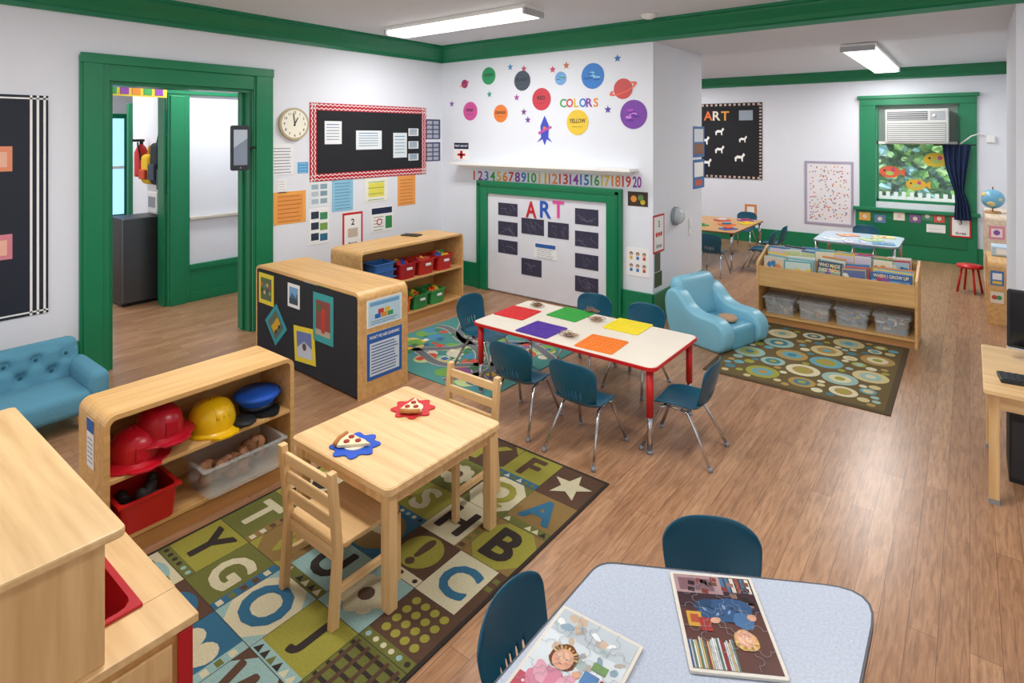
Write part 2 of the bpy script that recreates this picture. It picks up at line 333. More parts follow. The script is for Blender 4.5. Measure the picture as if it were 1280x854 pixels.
b=B();b.bx(-.005,.005,-.02,.075,.038,.040,BLACK,mtx=Matrix.Rotation(-.5,4,'Z'));b.obj('hand',e)
b=B();b.bx(-.004,.004,-.02,.11,.041,.043,BLACK,mtx=Matrix.Rotation(.15,4,'Z'));b.obj('hand',e)
ty,tz=onx(300,185,-5.36)
e=thing('wall_tablet','black wall tablet on a bracket at the door casing','tablet',mtx=wmtx(('x',-5.38),ty,tz,0))
b=B();b.prism(rrect(.17,.42,.02),0,.03,M('#2E3238',.4),bev=.004);b.obj('case',e)
b=B();b.q(-.065,-.16,.065,.17,.031,M('#8794A6',.2));b.poly([(-.065,.0),(.065,.09),(.065,.17),(-.065,.17)],.0316,M('#B9C7D6',.2));b.disc(0,-.185,.008,.031,GREY);b.obj('screen',e)
b=B();b.cyl((.05,0,0),(.18,0,-.05),.012,DARK);b.obj('bracket',e)
def d_bb(b,W,H,w):
    def zig(x0,x1,y,hh):
        m=int((x1-x0)/.055)
        for r in range(2):
            for i in range(m):
                xa=x0+(x1-x0)*i/m;xb=x0+(x1-x0)*(i+1)/m;xm=(xa+xb)/2;yy=y-hh/2+hh*(r+.15)/2;t=hh*.12
                b.poly([(xa,yy),(xm,yy+hh*.22),(xm,yy+hh*.22+t),(xa,yy+t)],w,WHITE);b.poly([(xm,yy+hh*.22),(xb,yy),(xb,yy+t),(xm,yy+hh*.22+t)],w,WHITE)
    zig(-W/2,W/2,H/2-.04,.08);zig(-W/2,W/2,-H/2+.04,.08)
    for sx in(-1,1):
        m=int(H/.055)
        for i in range(m):
            ya=-H/2+H*i/m;x=sx*(W/2-.04)
            for r in(-.03,.006):b.poly([(x+r,ya),(x+r+.01,ya),(x+r+.026,ya+.026),(x+r+.01,ya+.052),(x+r,ya+.052),(x+r+.016,ya+.026)],w,WHITE)
    b.q(-W/2+.08,-H/2+.08,W/2-.08,H/2-.08,w+.0008,M('#16191F',.8))
    for x,y,ww,hh,c in((-.33,.12,.13,.30,'#EDEFF2'),(-.04,.02,.22,.26,'#E6EDF3'),(.24,-.06,.13,.36,'#DDE8EE'),(.37,.13,.10,.11,'#EFEFEF'),(.37,-.06,.10,.11,'#E8ECEF'),(.37,-.24,.10,.10,'#E8ECEF')):
        b.q(W*(x-ww/2),H*(y-hh/2),W*(x+ww/2),H*(y+hh/2),w+.0014,M(c))
        for k in range(6):
            yy=H*(y+hh*(.36-.13*k));b.q(W*(x-ww*.4),yy-.006,W*(x+ww*.35),yy+.003,w+.002,M('#3F7CA8') if k==0 else M('#8CA0B0'))
wflat(LW,(387,128,532,217),'bulletin_board','black bulletin board with red chevron border and notices','bulletin board',M('#B5122B',.6),d_bb,th=.008)
G1='papers pinned on the wall'
def pl(px,lab,base,dr=None,nm='paper_notice'):return wflat(LW,px,nm,lab,'paper notice',base,dr,group=G1)
pl((338,180,367,218),'white printed notice sheet on the wall',M('#EDEFF2'),lambda b,W,H,w:lines(b,W,H,w,9))
pl((372,203,385,216),'small sky-blue note pinned on the wall',M('#4BA3D8'),lambda b,W,H,w:lines(b,W,H,w,4,WHITE))
pl((342,241,382,277),'orange printed form pinned on the wall',M('#F0A852'),lambda b,W,H,w:(b.q(-W*.4,-H*.4,W*.4,H*.4,w,M('#E8994A')),lines(b,W,H,w+.0006,7,M('#B56F2C'))))
pl((347,225,358,241),'small white card with a grid',WHITE,lambda b,W,H,w:lines(b,W,H,w,5))
pl((387,228,411,257),'white photo collage sheet on the wall',M('#E6ECEF'),lambda b,W,H,w:[b.q(W*x,H*y,W*(x+.36),H*(y+.2),w,M(c)) for x,y,c in((-.42,.2,'#9DB8C4'),(.04,.2,'#8AA8B8'),(-.42,-.08,'#B7C8CE'),(.04,-.08,'#7E9EAE'),(-.42,-.38,'#A9BFC9'),(.04,-.38,'#8FA9B5'))])
pl((415,224,441,262),'light blue printed sheet on the wall',M('#8CC4E2'),lambda b,W,H,w:lines(b,W,H,w,9,M('#5D93B5')))
pl((456,224,484,250),'white sheet with yellow bands',M('#EEF0E4'),lambda b,W,H,w:(b.q(-W*.35,-H*.3,W*.35,H*.32,w,M('#E7DF5A')),lines(b,W,H,w+.0006,4,M('#6E9A54'))))
pl((497,220,519,255),'orange sheet with printed lines',M('#EFA254'),lambda b,W,H,w:lines(b,W,H,w,8,M('#C27730')))
pl((386,262,411,303),'white sheet with small pictures of children',M('#F0F2F2'),lambda b,W,H,w:[(b.q(-W*.4,H*y,-W*.02,H*(y+.2),w,M('#25364B')),b.q(W*.04,H*(y-.04),W*.42,H*(y+.16),w,M(c))) for y,c in((.22,'#3D8C63'),(-.08,'#7AA24E'),(-.38,'#2B6C8A'))])
def d_two(b,W,H,w):
    b.q(-W*.42,-H*.44,W*.42,H*.44,w,WHITE);b.txt('2',0,H*.25,H*.17,w+.0006,BLACK);b.q(-W*.25,-H*.16,W*.25,H*.08,w+.0006,M('#C9B9A6'));b.txt('two',0,-H*.33,H*.11,w+.0006,BLACK)
pl((428,267,453,310),'red-bordered number card reading 2 two',RED,d_two,'number_card')
def d_nosm(b,W,H,w):
    b.q(-W*.45,H*.22,W*.45,H*.46,w,NAVY);b.q(W*.15,-H*.4,W*.45,H*.1,w,M('#2E8A50'));lines(b,W,H,w,5,top=.1,x1=.1);b.disc(-W*.12,-H*.1,W*.12,w+.0006,RED);b.disc(-W*.12,-H*.1,W*.08,w+.001,WHITE)
pl((463,260,491,287),'white safety notice with a dark heading',WHITE,d_nosm)
def d_grid(b,W,H,w):
    for i in range(4):
        for j in range(2):b.q(W*(-.42+.44*j),H*(-.44+.23*i),W*(-.42+.44*j+.36),H*(-.44+.23*i+.17),w,M('#A9AEBC'))
pl((532,149,550,174),'dark blue photo sheet with small portraits',M('#3C4468'),d_grid);pl((532,178,550,201),'dark blue photo sheet with small portraits',M('#3C4468'),d_grid)
# ================================================================= CHIMNEY WALL DECOR
G2='space cutouts on the chimney wall'
def planet(px,py,r,col,word=None,style=None,label=None):
    u,v=ony(px,py,5.5);R=r/733*7.0*1.12;b=B();m=M(col,.5)
    b.cyl((0,0,0),(0,0,.004),R,m,seg=32,smooth=False)
    if style=='ring':
        n=28;o=[(1.55*R*math.cos(2*pi*i/n),.42*R*math.sin(2*pi*i/n)) for i in range(n)];ca,sa=math.cos(.35),math.sin(.35)
        for i in range(n):
            if 3<i<11:continue
            a=o[i];c=o[(i+1)%n];pts=[a,c,(c[0]*.78,c[1]*.72),(a[0]*.78,a[1]*.72)];b.poly([(x*ca-y*sa,x*sa+y*ca) for x,y in pts],.005,M('#E86A4A' if col!='#6A3FA0' else '#C43A86'))
    if style=='swirl':
        for k in range(9):
            a=random.random()*6.28;rr=random.random()*R*.6;b.disc(math.cos(a)*rr,math.sin(a)*rr,R*(.16+.2*random.random()),.0048+k*.0001,M(random.choice(['#2F8F6A','#7FC0E0','#1F5FB0'] if col.startswith('#2') or col.startswith('#6F') else ['#B04FC0','#5B2F9A','#D07FD8'])),14,R*.1)
    if word:b.txt(word,0,R*.12,R*.34,.0055,TXT,maxw=R*1.5);lines(b,R*1.2,R,.0055,1,TXT,top=-.35)
    b.obj('planet_cutout',mtx=wmtx(CW,u,v,.001),label=label or 'round paper planet cutout on the wall',category='wall decoration',group=G2)
planet(611,95,10,'#2F9A62','GREEN',label='green paper planet cutout reading GREEN');planet(653,101,11,'#45505E','BLACK',label='dark grey paper planet cutout reading BLACK')
planet(677,124,12,'#C93A4A','RED',label='red paper planet cutout reading RED');planet(588,139,11,'#D1559A','PINK',label='pink paper planet cutout reading PINK')
planet(626,142,10,'#E8803A','ORANGE',label='orange paper planet cutout reading ORANGE');planet(722,153,13,'#E9C63C','YELLOW',label='yellow paper planet cutout reading YELLOW')
planet(792,143,14,'#7A3FA6',style='swirl',label='purple swirled planet cutout');planet(741,95,13,'#2A78C8',style='swirl',label='blue and green earth cutout');planet(701,98,7,'#6FA3DC',style='swirl',label='small pale blue planet cutout')
planet(779,111,10,'#C84848',style='ring',label='red ringed planet cutout');planet(581,105,5,'#A03070',style='ring',label='small magenta ringed planet cutout')
u,v=ony(681,163,5.5);b=B();b.poly([(0,.17),(.06,.05),(.05,-.08),(.11,-.14),(.03,-.1),(0,-.17),(-.03,-.1),(-.11,-.14),(-.05,-.08),(-.06,.05)],.003,M('#3F4FC0'));b.disc(0,.02,.025,.004,M('#E87A3A'));b.poly([(-.09,-.02),(.09,.05),(.1,.03),(-.08,-.05)],.0046,M('#C04FA0'));b.obj('rocket_cutout',mtx=wmtx(CW,u,v,.001),label='blue and purple paper rocket cutout',category='wall decoration',group=G2)
for px,py,c in((655,86,'#C84A6A'),(691,87,'#C84A6A'),(772,73,'#2A6FB8'),(565,130,'#8A4FB0'),(638,84,'#4A8FC0'),(646,122,'#B04FA0'),(655,140,'#8A3F90'),(760,137,'#5A3FA0'),(612,118,'#3A9A8A'),(708,82,'#D0703A'),(660,150,'#7A3FA0')):
    u,v=ony(px,py,5.5);b=B();b.star(0,0,.045,.003,M(c));b.obj('star_cutout',mtx=wmtx(CW,u,v,.001),label='small coloured paper star on the wall',category='wall decoration',group='paper stars on the wall')
def letters(st_,px0,px1,py,h,cols,wl,name,lab,grp,off=.001,py1=None):
    f=onx if wl[0]=='x' else ony;n=len(st_)
    for i,c in enumerate(st_):
        a=(i+.5)/n;px=px0+(px1-px0)*a;pyy=py+((py1 if py1 is not None else py)-py)*a;u,v=f(px,pyy,wl[1]);W=abs(f(px0+(px1-px0)/n,py,wl[1])[0]-f(px0,py,wl[1])[0])
        b=B();b.txt(c,0,0,h,0,cols[i%len(cols)],maxw=W*1.0,th=.004);b.obj(name,mtx=wmtx(wl,u,v,off),label=lab%c,category='letter decoration',group=grp)
RB=[M(c,.5) for c in('#D23A3A','#E88A2A','#E0C030','#3AA050','#2A78C8','#8A3FA6')]
letters('COLORS',700,749,129,.095,[RB[3],RB[0],RB[2],RB[4],RB[5],RB[1]],CW,'letter_cutout','cut-out letter %s of the word COLORS','letters spelling COLORS',py1=128)
def d_cross(b,W,H,w):
    b.q(-W*.45,H*.12,W*.45,H*.48,w,NAVY);b.q(-W*.08,-H*.44,W*.08,H*.02,w,RED);b.q(-W*.24,-H*.28,W*.24,-H*.14,w,RED)
    b.txt('FIRST AID KIT',0,H*.3,H*.12,w+.0006,WHITE,maxw=W*.8)
wflat(CW,(567,178,587,200),'first_aid_sign','white first aid sign with a red cross','sign',WHITE,d_cross)
nums=[str(i) for i in range(1,21)]
wts=[1]*9+[1.7]*11;acc=0;tot=sum(wts)
for i,t in enumerate(nums):
    px=589+214*(acc+wts[i]/2)/tot;acc+=wts[i]
    u,v=ony(px,219+9*(px-589)/214,5.5);wd=abs(ony(px+214*wts[i]/tot,219,5.5)[0]-u);b=B();b.txt(t,0,0,.115,0,RB[(i*5)%6],maxw=wd*.84,th=.003)
    b.obj('number_cutout',mtx=wmtx(CW,u,v,.001),label='cut-out number %s in the number line'%t,category='number decoration',group='number line under the mantel')
CP=('y',5.469)
for i,(c,px,m) in enumerate((('A',664,M('#C81E2C')),('R',682,M('#2A58B8')),('T',698,M('#E0509A')))):
    u,v=ony(px,262,5.468);b=B();b.txt(c,0,0,.19,0,m,maxw=.15,th=.006);b.obj('letter_cutout',mtx=wmtx(CP,u,v,.001),label='large cut-out letter %s of the word ART'%c,category='letter decoration',group='letters spelling ART')
def d_chalk(b,W,H,w):
    c=M('#6A6678')
    for k in range(9):
        x=-W*.3+random.random()*W*.6;y=-H*.3+random.random()*H*.6;a=random.random()*3;l=W*.16*random.random()+.02
        dx,dy=math.cos(a)*l,math.sin(a)*l;b.poly([(x-dx,y-dy),(x+dx,y+dy),(x+dx+.003,y+dy+.005),(x-dx+.003,y-dy+.005)],w+k*.0001,c)
for r in[(623,253,647,271),(623,276,647,296),(623,299,647,319),(652,272,680,295),(685,277,711,300),(719,260,748,283),(719,288,748,311),(719,316,748,339),(719,344,748,369),(652,322,677,347)]:
    wflat(CP,r,'chalk_drawing','black paper with faint chalk scribbles','childrens drawing',M('#37344A',.8),d_chalk,group='black chalk drawings')
def d_note(b,W,H,w):b.q(-W*.45,H*.2,W*.45,H*.46,w,M('#2F5FA8'));lines(b,W,H,w,5,top=.1,m=M('#5D7EA8'))
wflat(CP,(668,303,696,326),'paper_notice','white note with a blue heading','paper notice',WHITE,d_note)
wflat(CW,(785,239,810,259),'photo_print','dark photo print of children outdoors','photo',M('#3A2C1E'),lambda b,W,H,w:(b.disc(-W*.2,0,W*.15,w,M('#E0903A')),b.disc(W*.15,H*.1,W*.14,w,M('#5A8A4A')),b.disc(W*.25,-H*.2,W*.12,w,M('#C8B030'))))
def d_kids(b,W,H,w):
    for i in range(3):
        for j in range(2):
            x=W*(-.28+.28*i);y=H*(.22-.42*j);b.disc(x,y+H*.06,W*.075,w,M('#5A3A28'));b.disc(x,y+H*.04,W*.055,w+.0006,M('#D8A888'));b.q(x-W*.06,y-H*.14,x+W*.06,y-H*.03,w,M(random.choice(['#D04A3A','#3A78B8','#E0B030'])))
wflat(CW,(783,308,812,348),'childrens_poster','white poster with cartoon children','poster',WHITE,d_kids)
def d_three(b,W,H,w):
    b.q(-W*.42,-H*.45,W*.42,H*.45,w,WHITE);b.txt('3',0,H*.25,H*.17,w+.0006,BLACK,maxw=W*.5)
    for k in range(3):b.disc(-W*.2+W*.2*k,-H*.02,W*.09,w+.0006,M('#C83A2A'))
    b.txt('three',0,-H*.32,H*.11,w+.0006,BLACK,maxw=W*.7)
wflat(SW,(816,270,830,313),'number_card','red-bordered number card reading 3 three','number card',RED,d_three)
wflat(SW,(866,158,880,196),'paper_notice','blue and white notice with photos','paper notice',M('#3A6EA8'),lambda b,W,H,w:(b.q(-W*.4,H*.0,W*.4,H*.42,w,M('#D8E0E6')),b.q(-W*.4,-H*.4,W*.4,-H*.06,w,M('#8A5A3A'))))
wflat(SW,(866,200,880,234),'paper_notice','blue and white notice with a picture','paper notice',M('#3A6EA8'),lambda b,W,H,w:(b.q(-W*.4,-H*.1,W*.4,H*.4,w,WHITE),b.q(-W*.3,-H*.4,W*.3,-H*.2,w,M('#C85A3A'))))
wflat(SW,(818,318,825,338),'paper_notice','small dark card low on the wall','paper notice',M('#5A5E52'))
wflat(SW,(818,342,827,356),'paper_notice','small green picture card low on the wall','paper notice',M('#3F5A3A'))
u,v=onx(843,270,-2.5);e=thing('dispenser','round clear dome dispenser mounted on the wall','dispenser',mtx=wmtx(SW,u,v,0))
b=B();b.cyl((0,0,0),(0,0,.03),.1,M('#8E979D',.25),seg=28);b.obj('base',e)
b=B();b.sph((0,0,.04),(.085,.085,.07),M('#DDE6EA',.08,alpha=.6));b.obj('dome',e)
b=B();u,v=onx(862,283,-2.5);b.bx(-.03,.03,-.09,.09,0,.012,WHITE,.004);b.bx(-.008,.008,-.02,.02,.012,.022,WHITE,.002);b.obj('light_switch',mtx=wmtx(SW,u,v,.001),label='white wall switch plate',category='light switch')
b=B();b.lathe([(0,-.045),(.035,-.043),(.06,-.03),(.075,-.012),(.078,0),(0,0)],WHITE);b.obj('smoke_detector',loc=(-2.38,5.14,3.029),label='round white smoke detector on the ceiling',category='smoke detector')
# ================================================================= FAR WALL DECOR
def d_fb(b,W,H,w):
    n=24
    for s in(1,-1):
        for i in range(n):
            b.q(-W/2+W*i/n,s*(H/2-.03)-.02,-W/2+W*(i+.5)/n,s*(H/2-.03)+.02,w,M('#C9AFA0'))
            b.q(s*(W/2-.03)-.02,-H/2+H*i/n,s*(W/2-.03)+.02,-H/2+H*(i+.5)/n,w,M('#C9AFA0'))
    for x,y,s in((.12,.12,.8),(-.02,.0,.9),(.12,-.12,.85),(.0,-.3,.9),(.3,-.22,.9),(.33,.02,.7)):
        X=W*x;Y=H*y;k=.085*s
        b.poly([(X-k,Y),(X-.4*k,Y+.5*k),(X+.6*k,Y+.4*k),(X+k,Y+1.1*k),(X+1.4*k,Y+.7*k),(X+.9*k,Y),(X+.9*k,Y-.9*k),(X+.6*k,Y-.9*k),(X+.5*k,Y-.2*k),(X-.5*k,Y-.2*k),(X-.6*k,Y-.9*k),(X-.9*k,Y-.9*k)],w,WHITE)
    b.q(W*.3,H*.27,W*.42,H*.4,w,M('#98A4B0'))
u0,v0,u1,v1=wrect(FW,820,132,953,225);b=B();W=u1-u0;H=v1-v0;b.bx(-W/2,W/2,-H/2,H/2,0,.008,M('#1A1B20',.8));d_fb(b,W,H,.0088)
b.obj('bulletin_board',mtx=wmtx(FW,(u0+u1)/2,(v0+v1)/2),label='black bulletin board with white animal cutouts',category='bulletin board')
letters('ART',880,912,145,.17,[M('#E8702A'),M('#E8E0D0'),M('#E8A02A')],FW,'letter_cutout','cut-out letter %s on the black board','letters spelling ART on the black board',off=.012)
def d_dots(b,W,H,w):
    for k in range(170):b.disc(W*(random.random()-.5)*.8,H*(random.random()-.5)*.84,.012,w+k*.00001,M(random.choice(['#D06A5A','#C8A04A','#6A8AB0','#B0608A'])),6)
wflat(FW,(1006,201,1067,284),'dotted_artwork','white poster covered with small coloured fingerprints','artwork',M('#E9E6EA'),d_dots,frame=M('#A8A0B8'),fw=.035)
for i,px in enumerate((1074,1093,1117,1137,1152,1167)):
    wflat(('y',10.739),(px,265+ (i%2)*3,px+14,276+(i%2)*3),'photo_print','small photo print on the green panel','photo',M(['#D8A24A','#5A7AA0','#E8E0D0','#7A5A8A','#4A8A6A','#C85A4A'][i]),lambda b,W,H,w:b.disc(0,0,H*.25,w,M('#D8C8B8')),group='photos on the green panel')
def d_th(b,W,H,w):
    b.q(-W*.42,-H*.43,W*.42,H*.43,w,WHITE);b.txt('3',0,H*.22,H*.2,w+.0006,BLACK);b.txt('three',0,-H*.3,H*.14,w+.0006,BLACK,maxw=W*.6)
wflat(('y',10.735),(1188,270,1214,298),'number_card','red-bordered number card reading 3 three','number card',RED,d_th)
wflat(('y',10.735),(1158,280,1182,292),'paper_notice','white name strip on the green panel','paper notice',WHITE,lambda b,W,H,w:lines(b,W,H,w,3))
wflat(FW,(931,255,946,270),'paper_notice','small orange and white card','paper notice',M('#D88A4A'),lambda b,W,H,w:b.q(-W*.3,-H*.3,W*.3,H*.3,w,WHITE))
u0,v0,u1,v1=wrect(('y',10.5),1106,137,1186,180);e=thing('air_conditioner','white window air conditioner with front vents','air conditioner',((u0+u1)/2,10.66,v0))
W=u1-u0;H=v1-v0
b=B();b.bx(-W/2,W/2,-.16,.2,0,H,M('#C6C7C5',.4),.02,3);b.obj('body',e)
b=B();b.bx(-W*.46,W*.46,-.163,-.155,H*.05,H*.60,M('#8C9092',.5))
for k in range(9):b.bx(-W*.45,W*.45,-.172,-.160,H*.08+k*H*.057,H*.08+k*H*.057+.014,M('#D4D5D3',.4))
b.obj('lower_grille',e)
b=B();b.bx(-W*.46,W*.18,-.163,-.155,H*.68,H*.93,M('#5A5F62',.5))
for k in range(4):b.bx(-W*.45,W*.17,-.172,-.160,H*.70+k*H*.06,H*.70+k*H*.06+.010,M('#C4C6C4',.4))
b.obj('air_outlet',e)
b=B();b.bx(W*.22,W*.45,-.166,-.155,H*.68,H*.93,M('#9FA4A8',.4),.003);b.cyl((W*.28,-.166,H*.8),(W*.28,-.18,H*.8),.02,WHITE);b.obj('control_panel',e)
for px,py,c,r in((1112,215,'#E86A4A',.14),(1170,200,'#E8C83A',.16),(1145,231,'#E8B83A',.13)):
    u,v=ony(px,py,10.84);b=B();b.disc(0,0,r,0,M(c),24,r*.66);b.poly([(r*.8,0),(r*1.4,r*.5),(r*1.4,-r*.5)],0.001,M(c));b.disc(-r*.5,r*.15,r*.1,.002,BLACK,10);b.disc(0,-.02,r*.4,.0015,M('#B8D070'),14,r*.25);b.disc(r*.3,.03,r*.2,.0018,M('#D04A8A'),14)
    b.obj('fish_decoration',mtx=wmtx(('y',10.86),u,v,0),label='colourful round paper fish stuck to the window glass',category='window decoration',group='fish on the window')
u0,v0,u1,v1=wrect(FW,1178,181,1214,275)
def curt(b):
    t=bmesh.new();n=28;R=[]
    prof=[(0,1.0,.0),(.3,.75,.12),(.55,.42,.35),(.62,.34,.42),(.75,.45,.45),(1,.6,.42)]
    for a,wd,sh in prof:
        row=[]
        for i in range(n+1):
            s=i/n;row.append(t.verts.new((u0+(u1-u0)*(sh+ s*wd) ,10.66+.025*math.sin(s*pi*9),v1-(v1-v0)*a)))
        R.append(row)
    for i in range(len(R)-1):
        for k in range(n):t.faces.new((R[i][k],R[i][k+1],R[i+1][k+1],R[i+1][k]))
    b.add(t,M('#12284E',.8,'fabric'),True)
e=thing('curtain','navy blue curtain tied back beside the window','curtain')
b=B();curt(b);b.obj('fabric_panel',e)
b=B();b.cyl((u0-.1,10.67,v1+.0),(u1+.05,10.67,v1+.0),.01,DARK);b.obj('rod',e)
b=B();u,v=ony(1236,172,10.8);b.tube([(u,10.78,v),(u-.1,10.76,v+.06),(u-.2,10.76,v+.02),(u-.35,10.76,v-.12)],.01,WHITE);b.bx(u-.03,u+.07,10.76,10.798,v-.07,v+.03,WHITE,.005);b.obj('power_cord',label='white outlet with a cord by the window',category='power cord')
random.seed(3)
b=B();hm=[M(c,.8,var=.35) for c in('#6FA84A','#4F9040','#9CC878','#3F7F38','#B8DCA0','#8FC8C8','#A8D8E8')]
t=bmesh.new()
for k in range(2600):
    x=-2.6+random.random()*4.6;y=13.8+random.random()*.7;z=.35+random.random()*2.4;s=.05+.09*random.random();a=random.random()*6.28;c=random.random()*.8
    V=[t.verts.new((x+s*math.cos(a+q),y+s*.5*math.sin(q*2+c),z+s*math.sin(a+q)*.8)) for q in(0,1.2,2.6,3.9,5.1)];f=t.faces.new(V);f.material_index=random.randrange(7)
for m in hm:b.mi(m)
me=bpy.data.meshes.new('t');t.to_mesh(me);t.free();b.bm.from_mesh(me);bpy.data.meshes.remove(me)
b.bx(-2.6,2.0,14.6,14.7,.05,2.6,M('#5F9A58',.9,var=.5));b.obj('hedge',label='tall leafy green hedge outside the window',category='hedge',kind='stuff')
b=B()
for i in range(44):b.bx(-3+i*.12,-3+i*.12+.06,12.6,12.62,0,.86,WHITE)
b.bx(-3,2.2,12.62,12.65,.3,.36,WHITE);b.bx(-3,2.2,12.62,12.65,.72,.78,WHITE);b.obj('picket_fence',label='white picket fence outside the window',category='fence')
b=B();b.bx(-8,6,11.0,18,-.05,0,M('#5F7F3A',.9,var=.2));b.obj('lawn',label='grass ground outside the building',category='lawn',kind='stuff')
# ================================================================= HALL OBJECTS
e=thing('mini_fridge','black compact refrigerator with steel door','refrigerator',(-7.5,2.64,0))
b=B();b.bx(-.2,.18,-.21,.21,.02,.97,M('#17191C',.4),.008);b.bx(-.18,.16,-.19,.19,0,.02,BLACK);b.obj('body',e)
b=B();b.bx(.18,.215,-.21,.21,.04,.97,M('#54575B',.28,metal=.7),.01);d=b.obj('door',e)
b=B();b.bx(.215,.24,.15,.18,.5,.92,M('#9A9DA2',.3,metal=.8),.004);b.obj('handle',d)
e=thing('fire_extinguisher','red fire extinguisher hanging on the passage wall','fire extinguisher',(-8.0,2.87,1.38))
b=B();b.lathe([(0,0),(.07,.005),(.075,.03),(.075,.3),(.05,.36),(.02,.4),(0,.4)],RED,16);b.obj('cylinder',e)
b=B();b.cyl((0,0,.39),(0,0,.44),.02,BLACK);b.bx(-.02,.02,-.1,.03,.43,.46,BLACK,.004);b.tube([(0,-.04,.42),(.06,-.06,.38),(.08,-.03,.2)],.01,BLACK);b.obj('valve',e)
for x,c,z,h,l in((-7.55,'#1C2430',1.3,.5,'black backpack hanging on a hook'),(-7.3,'#2A2A30',1.2,.6,'dark jacket hanging on a hook'),(-7.82,'#E0B81E',1.3,.36,'yellow safety vest hanging on a hook')):
    b=B();b.bx(-.12,.12,-.11,.0,0,h,M(c,.8,'fabric'),.05,3);b.tube([(-.06,-.05,h*.9),(-.04,-.03,h+.1),(.04,-.03,h+.1),(.06,-.05,h*.9)],.012,M(c,.8,'fabric'));b.bx(-.09,.09,-.14,-.1,.06,h*.5,M('#3C4654' if c!='#E0B81E' else '#C84A2A',.8,'fabric'),.015);b.obj('hanging_bag',loc=(x,2.94,z),label=l,category='bag')
b=B();b.bx(-.13,.13,-.16,0,0,.26,M('#E2E2E0',.4),.02);b.bx(-.09,.09,-.165,-.158,.08,.2,GREY);b.obj('towel_dispenser',loc=(-7.45,2.94,.98),label='white plastic paper towel dispenser',category='dispenser')
b=B();b.bx(-.1,.1,-.012,0,0,.3,M('#2456A8'),.002);b.obj('blue_sign',loc=(-7.5,2.949,1.9),label='plain blue panel on the passage wall',category='sign')
b=B();b.bx(-6.945,-6.935,2.15,2.74,2.30,2.43,M('#E0C83A'))
for k in range(5):b.bx(-6.935,-6.93,2.18+k*.11,2.26+k*.11,2.32,2.41,RB[(k*2+3)%6],.002)
b.obj('colour_strip',label='yellow strip with coloured cards above the opening',category='wall decoration')
# ================================================================= FURNITURE HELPERS
def arch(b,w,h,t,r,d,m,z0=.0):
    def path(w,h,r):
        o=[(-w/2,z0)]
        for k in range(7):
            a=pi-k*pi/12;o.append((-w/2+r+r*math.cos(a),h-r+r*math.sin(a)))
        for k in range(7):
            a=pi/2-k*pi/12;o.append((w/2-r+r*math.cos(a),h-r+r*math.sin(a)))
        o.append((w/2,z0));return o
    O=path(w,h,r);I=path(w-2*t,h-t,max(.003,r-t));tm=bmesh.new()
    def L(P,y):return [tm.verts.new((x,y,z)) for x,z in P]
    a,c,e,g=L(O,-d/2),L(O,d/2),L(I,-d/2),L(I,d/2);n=len(O)
    for i in range(n-1):
        tm.faces.new((a[i],a[i+1],c[i+1],c[i]));tm.faces.new((e[i],e[i+1],g[i+1],g[i]));tm.faces.new((a[i],a[i+1],e[i+1],e[i]));tm.faces.new((c[i],c[i+1],g[i+1],g[i]))
    for i in(0,n-1):tm.faces.new((a[i],c[i],g[i],e[i]))
    b.add(tm,m)
def open_shelf(label,loc,rot,w,d,h,levels,backmat=None,m=BIRCH,z0=.04):
    e=thing('storage_shelf',label,'shelf',loc,rot)
    b=B();arch(b,w,h,.022,.05,d,m);b.obj('frame',e)
    b=B();b.bx(-w/2+.022,w/2-.022,d/2-.014,d/2-.002,z0,h-.022,backmat or m);b.obj('back_panel',e)
    for z in levels:
        b=B();b.bx(-w/2+.022,w/2-.022,-d/2+.005,d/2-.014,z-.02,z,m,.002);b.obj('shelf_board',e)
    b=B();b.bx(-w/2+.022,w/2-.022,-d/2+.015,-d/2+.03,0,levels[0]-.02,TAN);b.obj('kick_board',e)
    return e
sh=open_shelf('low birch open shelf with dress-up hats and bins',(-3.135,1.375,0),pi/2,.91,.33,.66,(.10,.375))
b=B();b.bx(-.045,.045,-.11,.11,-.001,0,WHITE);b.q(-.045,.05,.045,.11,.0006,M('#2A5FA8'));lines(b,.09,.2,.0006,6,top=.1,m=M('#6A8AB0'));b.obj('shelf_label',mtx=Matrix(((1,0,0,-3.14),(0,0,-1,.918),(0,1,0,.5),(0,0,0,1))),label='white and blue label card on the shelf end',category='label')
def fire_helmet(loc,col,lab,rot=0):
    e=thing('toy_helmet',lab,'helmet',loc,rot,group='toy hard hats');m=M(col,.28)
    b=B();b.lathe([(.10,.02),(.099,.06),(.092,.095),(.072,.125),(.04,.143),(0,.15)],m,28,sx=1.1,sy=1.0);b.obj('shell',e)
    b=B();b.lathe([(.095,.025),(.1,.02),(.135,.008),(.142,.004),(.138,.0),(.095,.014)],m,28,sx=1.06,sy=1.1);b.prism([(.09,-.09),(.16,-.06),(.18,0),(.16,.06),(.09,.09)],.0,.01,m,bev=.002);b.obj('brim',e)
    b=B();b.tube([(-.1,0,.075),(-.07,0,.122),(0,0,.154),(.07,0,.122),(.1,0,.075)],.009,m,8)
    b.tube([(0,-.09,.065),(0,-.055,.127),(0,0,.152),(0,.055,.127),(0,.09,.065)],.006,m,8);b.bx(.102,.112,-.03,.03,.03,.09,m,.004);b.obj('ridge',e)
fire_helmet((-3.10,1.08,.376),'#C41428','glossy red toy firefighter helmet on the shelf',.0)
fire_helmet((-3.10,1.19,.445),'#B51228','glossy red toy firefighter helmet stacked on another',.15)
e=thing('toy_helmet','yellow plastic toy hard hat on the shelf','helmet',(-3.1,1.44,.376),.1,group='toy hard hats');ym=M('#EFBE12',.3)
b=B();b.lathe([(.11,.015),(.112,.05),(.105,.09),(.085,.125),(.045,.148),(0,.153)],ym,28,sx=1.05);b.obj('shell',e)
